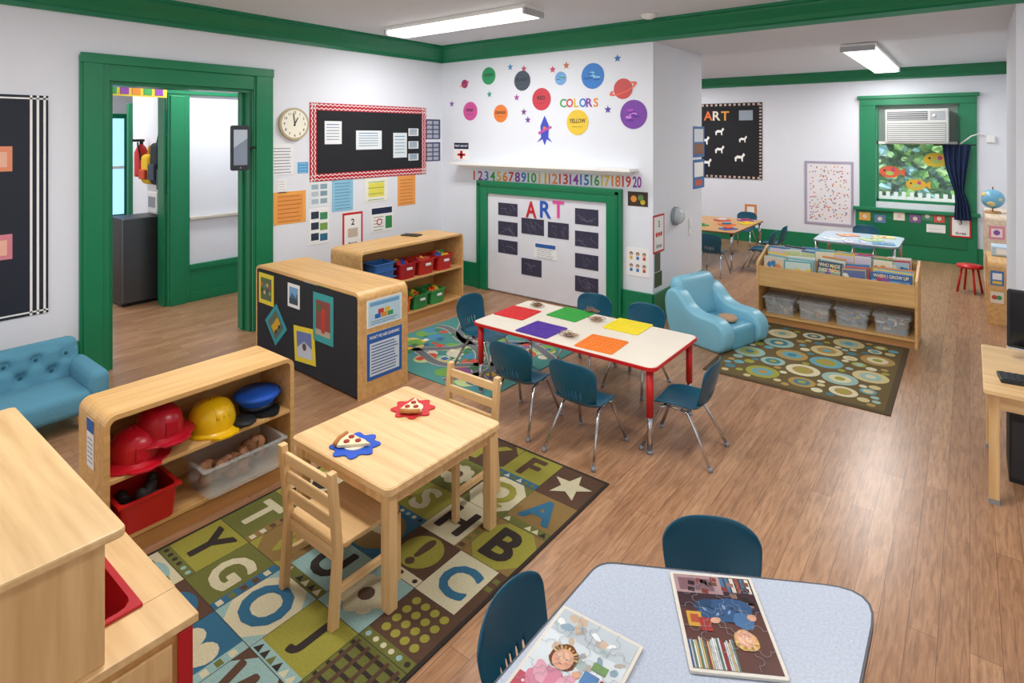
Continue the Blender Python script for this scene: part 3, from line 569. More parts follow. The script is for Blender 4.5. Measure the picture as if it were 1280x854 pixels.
b=B();b.lathe([(.105,.02),(.125,.01),(.128,.0),(.105,.01)],ym,28,sx=1.05);b.prism([(.09,-.09),(.16,-.05),(.17,0),(.16,.05),(.09,.09)],.0,.01,ym);b.obj('brim',e)
b=B()
for y in(-.03,0,.03):b.tube([(-.11,y,.08),(-.08,y,.122),(0,y,.155-abs(y)*.2),(.08,y,.122),(.11,y,.08)],.008,ym,6)
b.obj('ridge',e)
e=thing('police_cap','bright blue toy police cap with black visor','hat',(-3.11,1.69,.376),.2)
b=B();b.lathe([(.085,.02),(.088,.05),(.12,.085),(.123,.095),(.105,.108),(0,.118)],M('#1C5FD0',.6),28);b.obj('crown',e)
b=B();b.lathe([(.084,.015),(.09,.015),(.092,.045),(.086,.048)],M('#131A2C',.4),28);b.obj('band',e)
b=B();b.prism([(.06,-.08),(.11,-.06),(.145,-.02),(.15,0),(.145,.02),(.11,.06),(.06,.08)],.0,.018,BLACK);b.obj('visor',e)
b=B();b.sph((0,0,.018),(.07,.06,.018),BLACK,14);b.obj('cloth_cap',loc=(-3.01,1.565,.376),label='flat black cloth cap on the shelf',category='hat')
b=B();b.tub(.24,.24,.14,RED,z=0);b.obj('storage_bin',loc=(-3.08,1.1,.101),label='red plastic tub holding dark shoes',category='bin')
for k,(x,y,r) in enumerate(((-3.12,1.06,.4),(-3.05,1.13,1.2),(-3.1,1.15,-.6))):
    b=B();b.sph((0,0,.035),(.07,.028,.028),M('#33302E',.6),14);b.sph((-.035,0,.05),(.03,.026,.035),M('#3A3634',.6),12);b.obj('toy_shoe',loc=(x,y,.135+.02*k),rot=r,label='dark toy shoe in the red tub',category='shoe',group='shoes in the red tub')
CLEAR=M('#E4EAEC',.1,alpha=.24)
b=B();b.tub(.42,.26,.15,CLEAR,mtx=Matrix.Rotation(pi/2,4,'Z'));b.obj('clear_bin',loc=(-3.06,1.54,.101),label='clear plastic bin full of soft brown toys',category='bin')
for k in range(12):
    x=-3.06+(random.random()-.5)*.11;y=1.54+(k%6-2.5)*.058;b=B();b.sph((0,0,0),(.04,.035,.035),M(random.choice(['#9A6A48','#B07A58','#C49068','#7A5238']),.9,'fabric'),12);b.sph((.03,.01,.02),(.022,.02,.02),M('#B98A68',.9,'fabric'),10);b.sph((-.02,.025,.01),(.018,.018,.018),M('#7A5238',.9,'fabric'),8);b.obj('soft_toy',loc=(x,y,.15+.06*(k//6)),rot=random.random()*6,label='small brown plush toy in the clear bin',category='soft toy',group='plush toys in the clear bin')
e=thing('play_kitchen','birch play kitchen unit with a red sink tub','play kitchen',(0,0,0))
x0,x1,y0,y1=-2.93,-1.78,.15,.79
b=B()
b.bx(x1-.03,x1-.015,y0,y1-.012,.0,.475,BIRCHZ);b.bx(x0+.02,x0+.035,y0,y1-.012,0,.475,BIRCHZ);b.bx(x0+.035,x1-.03,y1-.027,y1-.012,0,.475,BIRCHZ);b.bx(x0+.035,x1-.03,y0,y0+.015,0,.475,BIRCHZ);b.bx(x0+.035,x1-.03,y0+.015,y1-.027,.04,.06,BIRCH);b.obj('base_cabinet',e)
b=B()
sx0,sx1,sy0,sy1=-2.42,-1.94,.28,.69
b.bx(x0,sx0,y0,y1,.475,.5,PALE,.003);b.bx(sx1,x1,y0,y1,.475,.5,PALE,.003);b.bx(sx0,sx1,y0,sy0,.475,.5,PALE);b.bx(sx0,sx1,sy1,y1,.475,.5,PALE);b.obj('countertop',e)
b=B();b.tub(.47,.40,.14,M('#B51A26',.35),taper=.86,mtx=Matrix.Translation((-2.18,.485,.362)));b.obj('sink_tub',e)
b=B();b.bx(x0+.1,x1-.02,y0,.56,.5,.825,PALEZ,.003);b.obj('upper_cabinet',e)
b=B();b.prism(rrect(1.13,.52,.02,cx=-2.345,cy=.345),.825,.85,PALE,bev=.006);b.obj('cabinet_top',e)
b=B();b.bx(x1-.014,x1-.002,.735,.775,.0,.47,M('#B81822',.4),.003);b.obj('edge_strip',e,label='red painted edge strip')
b=B();b.bx(x1-.014,x1-.004,.25,.72,.05,.45,PALEZ,.003);d=b.obj('door',e)
b=B();b.sph((x1+.012,.68,.36),.014,BIRCH,12);b.obj('knob',d)
e=thing('storage_shelf','birch cabinet with black felt back showing photos','shelf',(-4.16,2.86,0),-.03)
w_,d_,h_=1.5,.44,.766
b=B();arch(b,w_,h_,.025,.06,d_,BIRCH);b.obj('frame',e)
b=B();b.bx(-w_/2+.03,w_/2-.03,-d_/2-.004,-d_/2+.01,.02,h_-.035,M('#22242A',.85,'fabric'));b.obj('back_panel',e)
for z in(.08,.42):
    b=B();b.bx(-w_/2+.025,w_/2-.025,-d_/2+.02,d_/2,z-.02,z,BIRCH);b.obj('shelf_board',e)
R=Matrix.Translation((-4.16,2.86,0))@Matrix.Rotation(-.03,4,'Z')
def backpic(x,z,w,h,bc,ic,lab,rot=0,extra=None):
    b=B();b.bx(-w/2,w/2,-h/2,h/2,0,.002,M(bc));b.q(-w*.36,-h*.36,w*.36,h*.36,.0026,M(ic))
    if extra:extra(b,w,h,.0032)
    b.obj('photo_print',mtx=R@Matrix(((1,0,0,x),(0,0,-1,-d_/2-.005),(0,1,0,z),(0,0,0,1)))@Matrix.Rotation(rot,4,'Z'),label=lab,category='photo',group='photos on the black cabinet back')
def ex1(b,w,h,z):
    for k in range(8):b.disc(w*(-.27+.18*(k%4)),h*(.14-.2*(k//4)-.05*(k%2)),w*.07,z+k*.0002,M(['#C86A3A','#3A8AB8','#E0C040','#B83A5A','#2A3A2A','#D8B898','#4A4A5A','#8AA86A'][k]),12)
backpic(-.56,.58,.25,.26,'#E8D23A','#5A6A4A','photo of children on a yellow card',0,ex1)
backpic(-.12,.60,.18,.19,'#F0F0EE','#7AA8D0','small photo of a city skyline on white card',0,lambda b,w,h,z:(b.q(-w*.36,-h*.36,w*.36,-h*.12,z,M('#3A4A5A')),[b.q(-w*.3+w*.11*k,-h*.12,-w*.22+w*.11*k,h*(-.04+.05*((k*3)%4)),z,M('#3A4A5A')) for k in range(6)]))
backpic(.30,.50,.27,.37,'#3AA0A0','#8A4A42','photo of a red brick building on teal card',0,lambda b,w,h,z:(b.q(-w*.08,-h*.3,w*.1,h*.2,z,M('#C83A32')),b.q(-w*.36,-h*.36,w*.36,-h*.24,z,M('#B8A890')),b.disc(-w*.2,h*.2,w*.12,z+.0004,M('#4A6A3A'),12)))
backpic(-.40,.31,.25,.25,'#2F9AA8','#5A6A5A','photo of a yellow vehicle on tilted teal card',.75,lambda b,w,h,z:(b.q(-w*.28,-h*.15,w*.28,h*.12,z,M('#D8A82A')),b.disc(-w*.15,-h*.17,w*.06,z+.0004,BLACK,12),b.disc(w*.15,-h*.17,w*.06,z+.0004,BLACK,12)))
backpic(.04,.24,.30,.28,'#E8D23A','#6A7AB0','photo of a snowy outdoor scene on yellow card',.08,lambda b,w,h,z:(b.poly([(-w*.36,-h*.36),(w*.36,-h*.36),(w*.36,-.02),(0,h*.1),(-w*.36,-.03)],z,M('#C8CCD8')),b.disc(0,-h*.05,w*.1,z+.0004,M('#5A4A4A'),12)))
def endsign(z,h,lab,dr,w=.32,x=-.0):
    b=B();b.bx(-w/2,w/2,-h/2,h/2,0,.002,WHITE);dr(b,w,h,.0028)
    b.obj('paper_notice',mtx=R@Matrix(((0,0,1,w_/2+.001),(1,0,0,x),(0,1,0,z),(0,0,0,1))),label=lab,category='paper notice',group='notices on the cabinet end')
def dr1(b,w,h,z):
    b.q(-w*.46,-h*.46,w*.46,h*.46,z,M('#BFDCEC'));b.q(-w*.42,h*.26,w*.42,h*.4,z+.0005,M('#6FA8D0'))
    for x,y,c in((-.2,-.08,'#2A68B8'),(-.02,-.08,'#E08A2A'),(.16,-.08,'#3A9A5A'),(-.11,.08,'#C83A3A'),(.07,.08,'#E0C040')):b.q(w*(x-.08),h*(y-.13),w*(x+.08),h*(y+.03),z+.0009,M(c))
    lines(b,w,h,z+.0006,2,M('#5A7A98'),top=-.3,bot=-.38)
def dr2(b,w,h,z):
    b.q(-w*.5,-h*.5,w*.5,h*.5,z,M('#2A62B0'));b.txt('WHAT WE ARE LEARNING',0,h*.4,h*.07,z+.0006,WHITE,maxw=w*.85);b.q(-w*.42,-h*.42,w*.42,h*.28,z+.0006,M('#D4E4F0'));lines(b,w,h,z+.0012,10,m=M('#3A62A0'),top=.22,bot=-.36)
endsign(.60,.2,'pale blue poster with toy block shapes',dr1);endsign(.29,.34,'blue and white printed notice',dr2)
sh2=open_shelf('low birch open shelf with coloured toy bins',(-4.68,4.12,0),pi/2,1.4,.46,.8,(.10,.44))
G3='toy bins on the birch shelf'
def bin_(loc,w,d,h,c,lab,rot=0):
    e=thing('toy_bin',lab,'bin',loc,rot,group=G3);b=B();b.tub(w,d,h,M(c,.35) if isinstance(c,str) else c,z=0);b.obj('tub',e)
    b=B();b.bx(-w*.16,w*.16,-d/2-.022,-d/2-.006,h*.62,h*.78,M('#E8E8E8',.4),.003);b.obj('label_tag',e);return e
def fill(cx,cy,z,w,d,cols,n,lab,grp,kind='toy_block'):
    for k in range(n):
        b=B();s=.02+.012*random.random();b.bx(-s,s,-s*1.3,s*1.3,-s*.6,s*.6,M(random.choice(cols),.4),.004)
        o=b.obj(kind,loc=(cx+(random.random()-.5)*w,cy+(random.random()-.5)*d,z+random.random()*.02),label=lab,category='toy block',group=grp);o.rotation_euler=(random.random()*.8,random.random()*.8,random.random()*3)
for y,c,l in((4.02,'#B81E24','red plastic bin with blocks'),(4.28,'#C42A20','red plastic bin with toys'),(4.55,'#C8201C','bright red plastic bin')):
    bin_((-4.58,y,.441),.22,.24,.15,c,l,pi/2);fill(-4.58,y,.58,.13,.12,['#2A58B8','#C83A2A','#E8C030','#2F9A50'],6,'coloured toy block in a bin','blocks in the toy bins')
for y,c,l in((3.96,'#E0661E','orange plastic bin with toys'),(4.2,'#2F8A48','green plastic bin with toys'),(4.44,'#3A9A52','green plastic bin with shapes')):
    bin_((-4.58,y,.101),.2,.24,.14,c,l,pi/2);fill(-4.58,y,.23,.12,.12,['#2FA050','#E0661E','#E8C030','#C02020'],6,'coloured toy block in a bin','blocks in the toy bins')
for k in range(3):
    b=B();b.tub(.24,.2,.06,M('#3A6FB0',.3),taper=.95);b.obj('stacking_tray',loc=(-4.56,3.72,.441+.07*k),rot=pi/2,label='blue stacking toy tray',category='tray',group='stacked blue trays')
b=B();b.bx(-.12,.12,-.1,.1,0,.14,M('#3A6A9A',.4),.004);b.obj('game_box',loc=(-4.56,3.72,.101),label='blue cardboard game box on the bottom shelf',category='box')
b=B();b.bx(-.1,.1,-.06,.06,0,.012,M('#2A2420',.6),.003);b.obj('black_tray',loc=(-4.78,4.35,.801),rot=.3,label='small dark tray on top of the shelf',category='tray')
# ================================================================= SOFA
e=thing('small_sofa','light blue tufted fabric child sofa on wooden legs','sofa',(-4.72,.80,0),pi/2)
SF=M('#568FA6',1.0,'fabric');SFD=M('#2F6276',1.0,'fabric')
b=B();b.bx(-.52,.52,-.28,.14,.11,.26,SF,.045,4,smooth=True);b.obj('seat',e)
b=B()
t=bmesh.new();nx,nz=72,20;G=[]
bt=[(-.42+.165*c_+(.08 if r_ else 0),.31+.095*r_) for r_ in range(2) for c_ in range(6)]
for i in range(nz+1):
    row=[]
    for k in range(nx+1):
        u=-1+2*k/nx;v=i/nz
        x=u*.555;z=.14+.36*v-.03*abs(u)**6
        y=.105+.03*v+.035*max(0,v-.85)/.15+.03*abs(u)**8
        for bx_,bz in bt:
            dd=(x-bx_)**2+(z-bz)**2;y+=.045*math.exp(-dd/.0011)
            y+=.012*math.exp(-abs(abs(x-bx_)-.87*abs(z-bz))/.008)*math.exp(-dd/.006)
        row.append(t.verts.new((x,y,z)))
    G.append(row)
for i in range(nz):
    for k in range(nx):t.faces.new((G[i][k],G[i][k+1],G[i+1][k+1],G[i+1][k]))
b.add(t,SF,True);b.bx(-.56,.56,.155,.27,.12,.50,SF,.05,4,smooth=True);bk=b.obj('backrest',e)
for bx_,bz in bt:
    b=B();b.sph((bx_,.158,bz),(.013,.010,.013),SFD,10);b.obj('button',bk)
for s in(-1,1):
    b=B();b.bx(s*.56-.06,s*.56+.06,-.27,.24,.12,.36,SF,.05,4,smooth=True);b.obj('armrest',e)
for x in(-.48,.48):
    for y in(-.2,.18):
        b=B();b.cyl((x,y,0),(x*.96,y*.9,.12),.012,BIRCHZ,.02);b.obj('leg',e)
# ================================================================= RUGS
def tile_shape(b,kind,cx,cy,s,z,c1,c2,c3):
    if kind=='star':b.star(cx,cy,s*.44,z,c1)
    elif kind=='dots':
        for i in range(4):
            for j in range(4):b.disc(cx+s*(-.33+.22*i),cy+s*(-.33+.22*j),s*.08,z,c1,12)
    elif kind=='circ':b.disc(cx,cy,s*.45,z,c1);b.disc(cx,cy,s*.32,z+.0002,c2);b.disc(cx,cy,s*.18,z+.0004,c3)
    elif kind=='flower':
        for k in range(8):b.disc(cx+s*.26*math.cos(k*pi/4),cy+s*.26*math.sin(k*pi/4),s*.14,z+k*.00003,c1,12)
        b.disc(cx,cy,s*.13,z+.0004,c2)
    elif kind=='stripe':
        for k in range(5):b.q(cx-s*.48,cy+s*(-.44+.19*k),cx+s*.48,cy+s*(-.44+.19*k)+s*.09,z,c1)
    elif kind=='heart':b.poly([(cx+s*.027*16*math.sin(t)**3,cy+s*.027*(13*math.cos(t)-5*math.cos(2*t)-2*math.cos(3*t)-math.cos(4*t))) for t in[k*2*pi/30+.05 for k in range(30)]],z,c1)
    elif kind=='grid':
        for k in range(5):b.q(cx-s*.48,cy+s*(-.4+.2*k)-s*.03,cx+s*.48,cy+s*(-.4+.2*k)+s*.03,z,c1);b.q(cx+s*(-.4+.2*k)-s*.03,cy-s*.48,cx+s*(-.4+.2*k)+s*.03,cy+s*.48,z+.0002,c2)
    else:
        vs,fs,asp=textmesh(kind)
        for dx,dy,dz in((s*.018,0,0),(-s*.018,0,.00005),(0,s*.018,.0001),(0,-s*.018,.00015),(0,0,.0002)):b.txt(kind,cx+dx,cy+dy,s*.74,z+dz,c1,maxw=s*.78)
CK=lambda h:M(h,.95,'carpet')
OL,BR,AQ,CRm,BL,CH,LM,MB=[CK(c) for c in('#5F6128','#4E3524','#84A29E','#BDB596','#265C78','#2A2019','#8A8530','#7C6234')]
b=B();rx0,rx1,ry0,ry1=-2.92,-1.54,.81,2.83
b.bx(rx0,rx1,ry0,ry1,0,.0068,CH)
rows=[
 [('X',CRm,OL),('dots',OL,CRm),('K',BR,LM),('F',LM,BR),('star',BR,CRm)],
 [('stripe',BR,AQ),('M',AQ,OL),('flower',OL,CRm),('Q',CRm,LM),('A',MB,BL)],
 [('heart',AQ,BR),('L',OL,CRm),('S',LM,CRm),('H',CRm,CH),('B',LM,CH)],
 [('X',CRm,CH),('circ',MB,OL),('P',BL,CRm),('!',BR,CRm),('C',CRm,BL)],
 [('T',OL,CRm),('V',MB,LM),('U',AQ,CH),('flower',AQ,CRm),('dots',BR,LM)],
 [('Y',LM,CH),('G',OL,CRm),('O',CRm,BL),('J',LM,CH),('grid',OL,CH)],
 [('N',CRm,OL),('circ',BR,BL),('heart',BL,CRm),('W',AQ,BR),('stripe',CH,OL)]]
pw=(rx1-rx0-.03)/5;ph=(ry1-ry0-.03)/7
random.seed(12)
allc=[OL,BR,AQ,CRm,LM,MB,BL]
for r_,row in enumerate(rows):
    for c_,(k,bgc,fg) in enumerate(row):
        cx=rx0+.015+pw*(c_+.5);cy=ry1-.015-ph*(r_+.5)
        b.q(cx-pw*.495,cy-ph*.495,cx+pw*.495,cy+ph*.495,.0070,bgc)
        s=pw*1.0
        m=(r_*3+c_*2)%5
        c3=random.choice([c for c in allc if c is not bgc])
        if k!='star' and m in(0,1):
            b.q(cx-pw*.495,cy-ph*.495,cx+pw*.495,cy-ph*.33,.0073,c3)
            for j in range(6):
                if m==0:b.disc(cx-pw*.4+pw*.16*j,cy-ph*.41,pw*.045,.0075,random.choice([CRm,CH,AQ]),10)
                else:b.poly([(cx-pw*.46+pw*.155*j,cy-ph*.47),(cx-pw*.32+pw*.155*j,cy-ph*.47),(cx-pw*.39+pw*.155*j,cy-ph*.35)],.0075,random.choice([CRm,CH,OL]))
            cy+=ph*.08;s*=.88
        elif k!='star' and m==2:
            b.q(cx+pw*.33,cy-ph*.495,cx+pw*.495,cy+ph*.495,.0073,c3)
            for j in range(5):b.q(cx+pw*.36,cy-ph*.44+ph*.18*j,cx+pw*.47,cy-ph*.35+ph*.18*j,.0075,random.choice([CRm,BR,OL]))
            cx-=pw*.07;s*=.88
        elif k!='star' and m==4:
            for q0,q1 in(((-1,-1)),((1,1)),((-1,1)),((1,-1))):b.poly([(cx+q0*pw*.495,cy+q1*ph*.495),(cx+q0*pw*.25,cy+q1*ph*.495),(cx+q0*pw*.495,cy+q1*ph*.25)],.0073,c3)
        if k=='!':b.disc(cx,cy,s*.44,.0077,LM);fg=BR
        elif m==3 and len(k)==1:
            b.disc(cx,cy,s*.48,.0077,random.choice([c for c in(OL,MB,AQ,CRm) if c is not bgc and c is not fg]))
        tile_shape(b,k,cx,cy,s,.0080,fg,BR if fg is not BR else LM,CRm)
b.obj('alphabet_rug',label='brown, olive and blue alphabet rug with picture tiles',category='rug')
random.seed(21)
b=B();b.bx(-1.70,-.42,4.68,6.24,0,.007,CK('#4F4028'));b.q(-1.66,4.72,-.46,6.20,.0074,CK('#64532C'))
cc=[CK(c) for c in('#C8B884','#649CA6','#98983C','#D2CBA8','#94B2A8','#457884','#A88A4C')]
pts=[]
for k in range(2500):
    r_=.125 if k<40 else .095 if k<160 else random.choice([.07,.055,.04]) if k<1200 else .028
    x=-1.64+r_+random.random()*(1.16-2*r_);y=4.74+r_+random.random()*(1.44-2*r_)
    if all((x-a)**2+(y-c)**2>(r_+q_+.006)**2 for a,c,q_ in pts):pts.append((x,y,r_))
for i,(x,y,r_) in enumerate(pts):
    c=random.sample(cc,3);b.disc(x,y,r_,.0078,c[0],22)
    if r_>.05:b.disc(x,y,r_*.62,.0082,c[1],20)
    if r_>.09:b.disc(x,y,r_*.3,.0086,c[2],16)
b.obj('circle_rug',label='olive and brown rug covered with coloured circles',category='rug')
b=B();b.bx(-4.2,-2.72,3.18,4.55,0,.007,CK('#4A8A84'));
def wv(x0,y0,x1,y1,a,f,p):
    o=[]
    for i in range(25):
        s=i/24;x=x0+(x1-x0)*s;y=y0+(y1-y0)*s;l=math.hypot(x1-x0,y1-y0);k=a*math.sin(s*f*pi+p);o.append((min(-2.78,max(-4.14,x-(y1-y0)/l*k)),min(4.5,max(3.23,y+(x1-x0)/l*k))))
    return o
for k in range(70):
    x=-4.1+random.random()*1.25;y=3.28+random.random()*1.15;b.disc(x,y,.05+.05*random.random(),.0072+k*.00001,CK(random.choice(['#7FB890','#B8CC8A','#C85A42','#D8B858','#4A88A8','#6FA04A','#D8D0B8','#8A5A8A'])),14)
for a in((-4.15,3.4,-2.75,3.7,.1,3,0),(-4.15,4.0,-2.75,4.2,.12,3,1),(-3.8,3.22,-3.6,4.5,.12,3,0),(-3.1,3.22,-3.2,4.5,.1,3,2),(-4.15,4.4,-2.75,3.3,.05,4,1)):
    p=wv(*a);b.ribbon(p,.045,.0082,CK('#C8BCA8'));b.ribbon(p,.036,.0086,CK('#6A6E72'))
for k in range(60):
    x=-4.1+random.random()*1.25;y=3.28+random.random()*1.15;s=.02+.02*random.random();b.q(x-s,y-s,x+s,y+s,.0090+k*.00001,CK(random.choice(['#C84A3A','#E8E0D0','#E0B040','#3A68A0','#3F7A4A'])))
b.obj('map_rug',label='turquoise town map play rug with roads',category='rug')
# ================================================================= TABLES
def table(name,label,loc,w,d,h,top,edge,legm,r=.05,square=False,legr=.016,legc=.05,rot=0,tht=.022,legtop=None):
    e=thing(name,label,'table',loc,rot)
    b=B();b.prism(rrect(w,d,r),h-tht,h-.002,edge);b.prism(rrect(w-.012,d-.012,r),h-.003,h,top);b.obj('tabletop',e)
    if square:
        for s in(-1,1):
            b=B();b.bx(-w/2+legc,w/2-legc,s*(d/2-legc)-.01,s*(d/2-legc)+.01,h-tht-.06,h-tht,legm);b.obj('apron',e)
            b=B();b.bx(s*(w/2-legc)-.01,s*(w/2-legc)+.01,-d/2+legc,d/2-legc,h-tht-.06,h-tht,legm);b.obj('apron',e)
    for x in(-1,1):
        for y in(-1,1):
            X=x*(w/2-legc);Y=y*(d/2-legc);b=B()
            if square:b.bx(X-legr,X+legr,Y-legr,Y+legr,0,h-tht,legm,.004)
            else:
                b.cyl((X,Y,.22),(X,Y,h-tht),legr*1.25,legtop or legm);b.cyl((X,Y,.02),(X,Y,.24),legr*.9,CHROME);b.cyl((X,Y,0),(X,Y,.02),legr*1.1,GREY)
            b.obj('leg',e)
    return e
LAM=M('#E3DACB',.25,var=.03)
table('activity_table','long table with pale laminate top and red edge',(-2.165,3.565,.0),1.43,.72,.528,LAM,RED,RED,r=.05,legr=.017,legtop=RED)
def mat_(x,y,c,lab,rot):
    b=B();m=M(c,.4);b.prism(rrect(.27,.27,.015),0,.004,m)
    for i in range(9):
        for j in range(9):b.bx(-.115+.0288*i-.008,-.115+.0288*i+.008,-.115+.0288*j-.008,-.115+.0288*j+.008,.004,.0065,m)
    b.obj('sensory_mat',loc=(x,y,.529),rot=rot,label='%s textured plastic square mat on the table'%lab,category='mat',group='coloured mats on the table')
for px,py,c,l in((647,391,'#CE1C20','red'),(677,412,'#4A1E96','purple'),(713,393,'#2FA03A','green'),(752,430,'#E87A18','orange'),(785,408,'#E8D41C','yellow')):
    d=FP*(HC-.53)/(py-168);l_=(px-640)/FP*d;mat_(-SN*d+CS*l_,CS*d+SN*l_,c,l,random.uniform(-.06,.06))
for px,py in((712,421),(747,401),(672,383),(740,390)):
    d=FP*(HC-.53)/(py-168);l_=(px-640)/FP*d;b=B()
    for k in range(11):
        a=random.random()*6.28;rr=.05*random.random();cx,cy=rr*math.cos(a),rr*math.sin(a)
        b.tube([(cx+.028*math.cos(t*pi/6),cy+.022*math.sin(t*pi/6),.008+.0016*k) for t in range(12)],.0022,M(random.choice(['#8A6A52','#B08A6A','#6A4A3A'])),5,closed=True)
    b.obj('rubber_bands',loc=(-SN*d+CS*l_,CS*d+SN*l_,.529),label='small pile of brown rubber bands',category='rubber bands',group='rubber band piles on the table',kind='stuff')
table('wooden_table','square light birch play table with thick legs',(-2.122,1.85,.008),.68,.70,.502,PALE,PALE,PALEZ,r=.03,square=True,legr=.024,legc=.04,tht=.028)
def flower(loc,c,lab):
    b=B();m=M(c,.6)
    pts=[((.10+.013*math.cos(8*a))*math.cos(a),(.10+.013*math.cos(8*a))*math.sin(a)) for a in[k*2*pi/80 for k in range(80)]]
    b.prism(pts,0,.006,m,bev=.002);b.prism(rrect(.10,.10,.045),.006,.010,M('#E8DCCB'));b.obj('flower_plate',loc=loc,label=lab,category='plate',group='flower shaped plates')
def pizza(loc,rot):
    b=B();b.prism([(-.07,-.045),(-.05,-.055),(.075,0),(-.05,.055),(-.07,.045)],0,.014,M('#E8D9B0'),bev=.003);b.tube([(-.07,-.05,.012),(-.078,0,.014),(-.07,.05,.012)],.011,M('#B8763A'))
    for x,y in((-.03,-.02),(-.03,.022),(.015,0)):b.cyl((x,y,.013),(x,y,.019),.013,M('#A82A22'),seg=12)
    b.obj('toy_pizza_slice',loc=loc,rot=rot,label='toy pizza slice with pepperoni on a plate',category='toy food',group='toy pizza slices')
flower((-2.16,1.63,.511),'#1F52C0','blue flower shaped felt plate');pizza((-2.16,1.63,.5215),.4)
flower((-2.22,2.03,.511),'#C8242A','red flower shaped felt plate');pizza((-2.22,2.03,.5215),2.2)
e=thing('trapezoid_table','pale grey speckled trapezoid table','table',(0,0,0))
def roundpoly(P,r,n=6):
    o=[];N=len(P)
    for i in range(N):
        p=Vector(P[i]);a=(Vector(P[i-1])-p).normalized();c=(Vector(P[(i+1)%N])-p).normalized()
        ang=a.angle(c);dd=r/math.tan(ang/2);s=p+a*dd;t=p+c*dd
        for k in range(n+1):
            u=k/n;o.append(tuple((1-u)**2*s+2*u*(1-u)*p+u*u*t))
    return o
TP=[(-.905,.90),(-.205,.50),(-.205,2.0),(-.905,1.60)]
b=B();b.prism(roundpoly(TP,.09),.553,.578,M('#4B4F56',.4));b.prism(roundpoly([(-.898,.909),(-.210,.514),(-.210,1.988),(-.898,1.592)],.087),.577,.58,M('#B9C2D2',.3,'speckle'));b.obj('tabletop',e)
for x,y in((-.82,1.0),(-.30,.68),(-.28,1.88),(-.83,1.565)):
    b=B();b.cyl((x,y,.02),(x,y,.553),.014,CHROME);b.cyl((x,y,0),(x,y,.02),.017,GREY);b.obj('leg',e)
def seams(b,w,h,z,nx,ny,m):
    def seg(pts,z):
        for a,c in zip(pts,pts[1:]):
            dx,dy=c[0]-a[0],c[1]-a[1];l=math.hypot(dx,dy);p,q=-dy/l*.0005,dx/l*.0005;b.poly([(a[0]-p,a[1]-q),(c[0]-p,c[1]-q),(c[0]+p,c[1]+q),(a[0]+p,a[1]+q)],z,m)
    for i in range(1,nx):
        x=-w/2+w*i/nx
        for j in range(ny):
            y=-h/2+h*(j+.5)/ny;s=1 if (i+j)%2 else -1
            seg([(x,y-h/ny/2),(x,y-.012),(x+s*.006,y-.013),(x+s*.014,y-.007),(x+s*.016,y),(x+s*.014,y+.007),(x+s*.006,y+.013),(x,y+.012),(x,y+h/ny/2)],z)
    for j in range(1,ny):
        y=-h/2+h*j/ny
        for i in range(nx):
            x=-w/2+w*(i+.5)/nx;s=1 if (i+j)%2 else -1
            seg([(x-w/nx/2,y),(x-.012,y),(x-.013,y+s*.006),(x-.007,y+s*.014),(x,y+s*.016),(x+.007,y+s*.014),(x+.013,y+s*.006),(x+.012,y),(x+w/nx/2,y)],z+.0002)
def puz(loc,rot,w,h,dr,lab,nx,ny):
    e=thing('jigsaw_puzzle',lab,'puzzle',loc,rot,group='jigsaw puzzles on the grey table')
    b=B();b.prism(rrect(w,h,.008),0,.007,M('#D8D2C6',.4),bev=.001);b.obj('tray',e)
    b=B();dr(b,w*.92,h*.94,.0078);seams(b,w*.92,h*.94,.0112,nx,ny,M('#7A7F86'));b.obj('picture',e)
def blob(b,cx,cy,rx,ry,w,m,rot=0,n=22,j=.08,sd=1):
    rg=random.Random(sd);o=[]
    for k in range(n):
        a=2*pi*k/n;r=1+j*(rg.random()-.5)*2;x,y=rx*r*math.cos(a),ry*r*math.sin(a);o.append((cx+x*math.cos(rot)-y*math.sin(rot),cy+x*math.sin(rot)+y*math.cos(rot)))
    b.poly(o,w,m)
G_=lambda h:M(h,.22,var=.25)
def face(b,cx,cy,r,z,hair,up=1):
    blob(b,cx,cy+up*r*.18,r*1.22,r*1.25,z,G_(hair),0,26,.07,4)
    for k in range(9):
        a=pi*(k+.5)/9;blob(b,cx+math.cos(a)*r*1.0,cy+up*(r*.25+math.sin(a)*r*.85),r*.2,r*.1,z+.00005,G_('#A8803C' if k%2 else '#D8B878'),a*up,10,.2,k)
    blob(b,cx,cy-up*r*.05,r*.88,r*1.02,z+.0002,G_('#D8A487'),0,24,.02,3);blob(b,cx-r*.1,cy+up*r*.1,r*.6,r*.6,z+.00025,G_('#E2B498'),0,20,.03,2);blob(b,cx-r*.42,cy-up*r*.3,r*.2,r*.15,z+.0003,G_('#D0937C'));blob(b,cx+r*.42,cy-up*r*.3,r*.2,r*.15,z+.0003,G_('#D0937C'))
    for s in(-1,1):b.disc(cx+s*r*.32,cy+up*r*.02,r*.11,z+.0004,M('#E8E0D8'),10,r*.06);b.disc(cx+s*r*.32,cy+up*r*.02,r*.06,z+.0005,M('#3A2A22'),8)
    b.disc(cx,cy-up*r*.28,r*.08,z+.0004,M('#C08A72'),8,r*.05);b.disc(cx,cy-up*r*.52,r*.2,z+.0004,M('#A85A52'),12,r*.06)
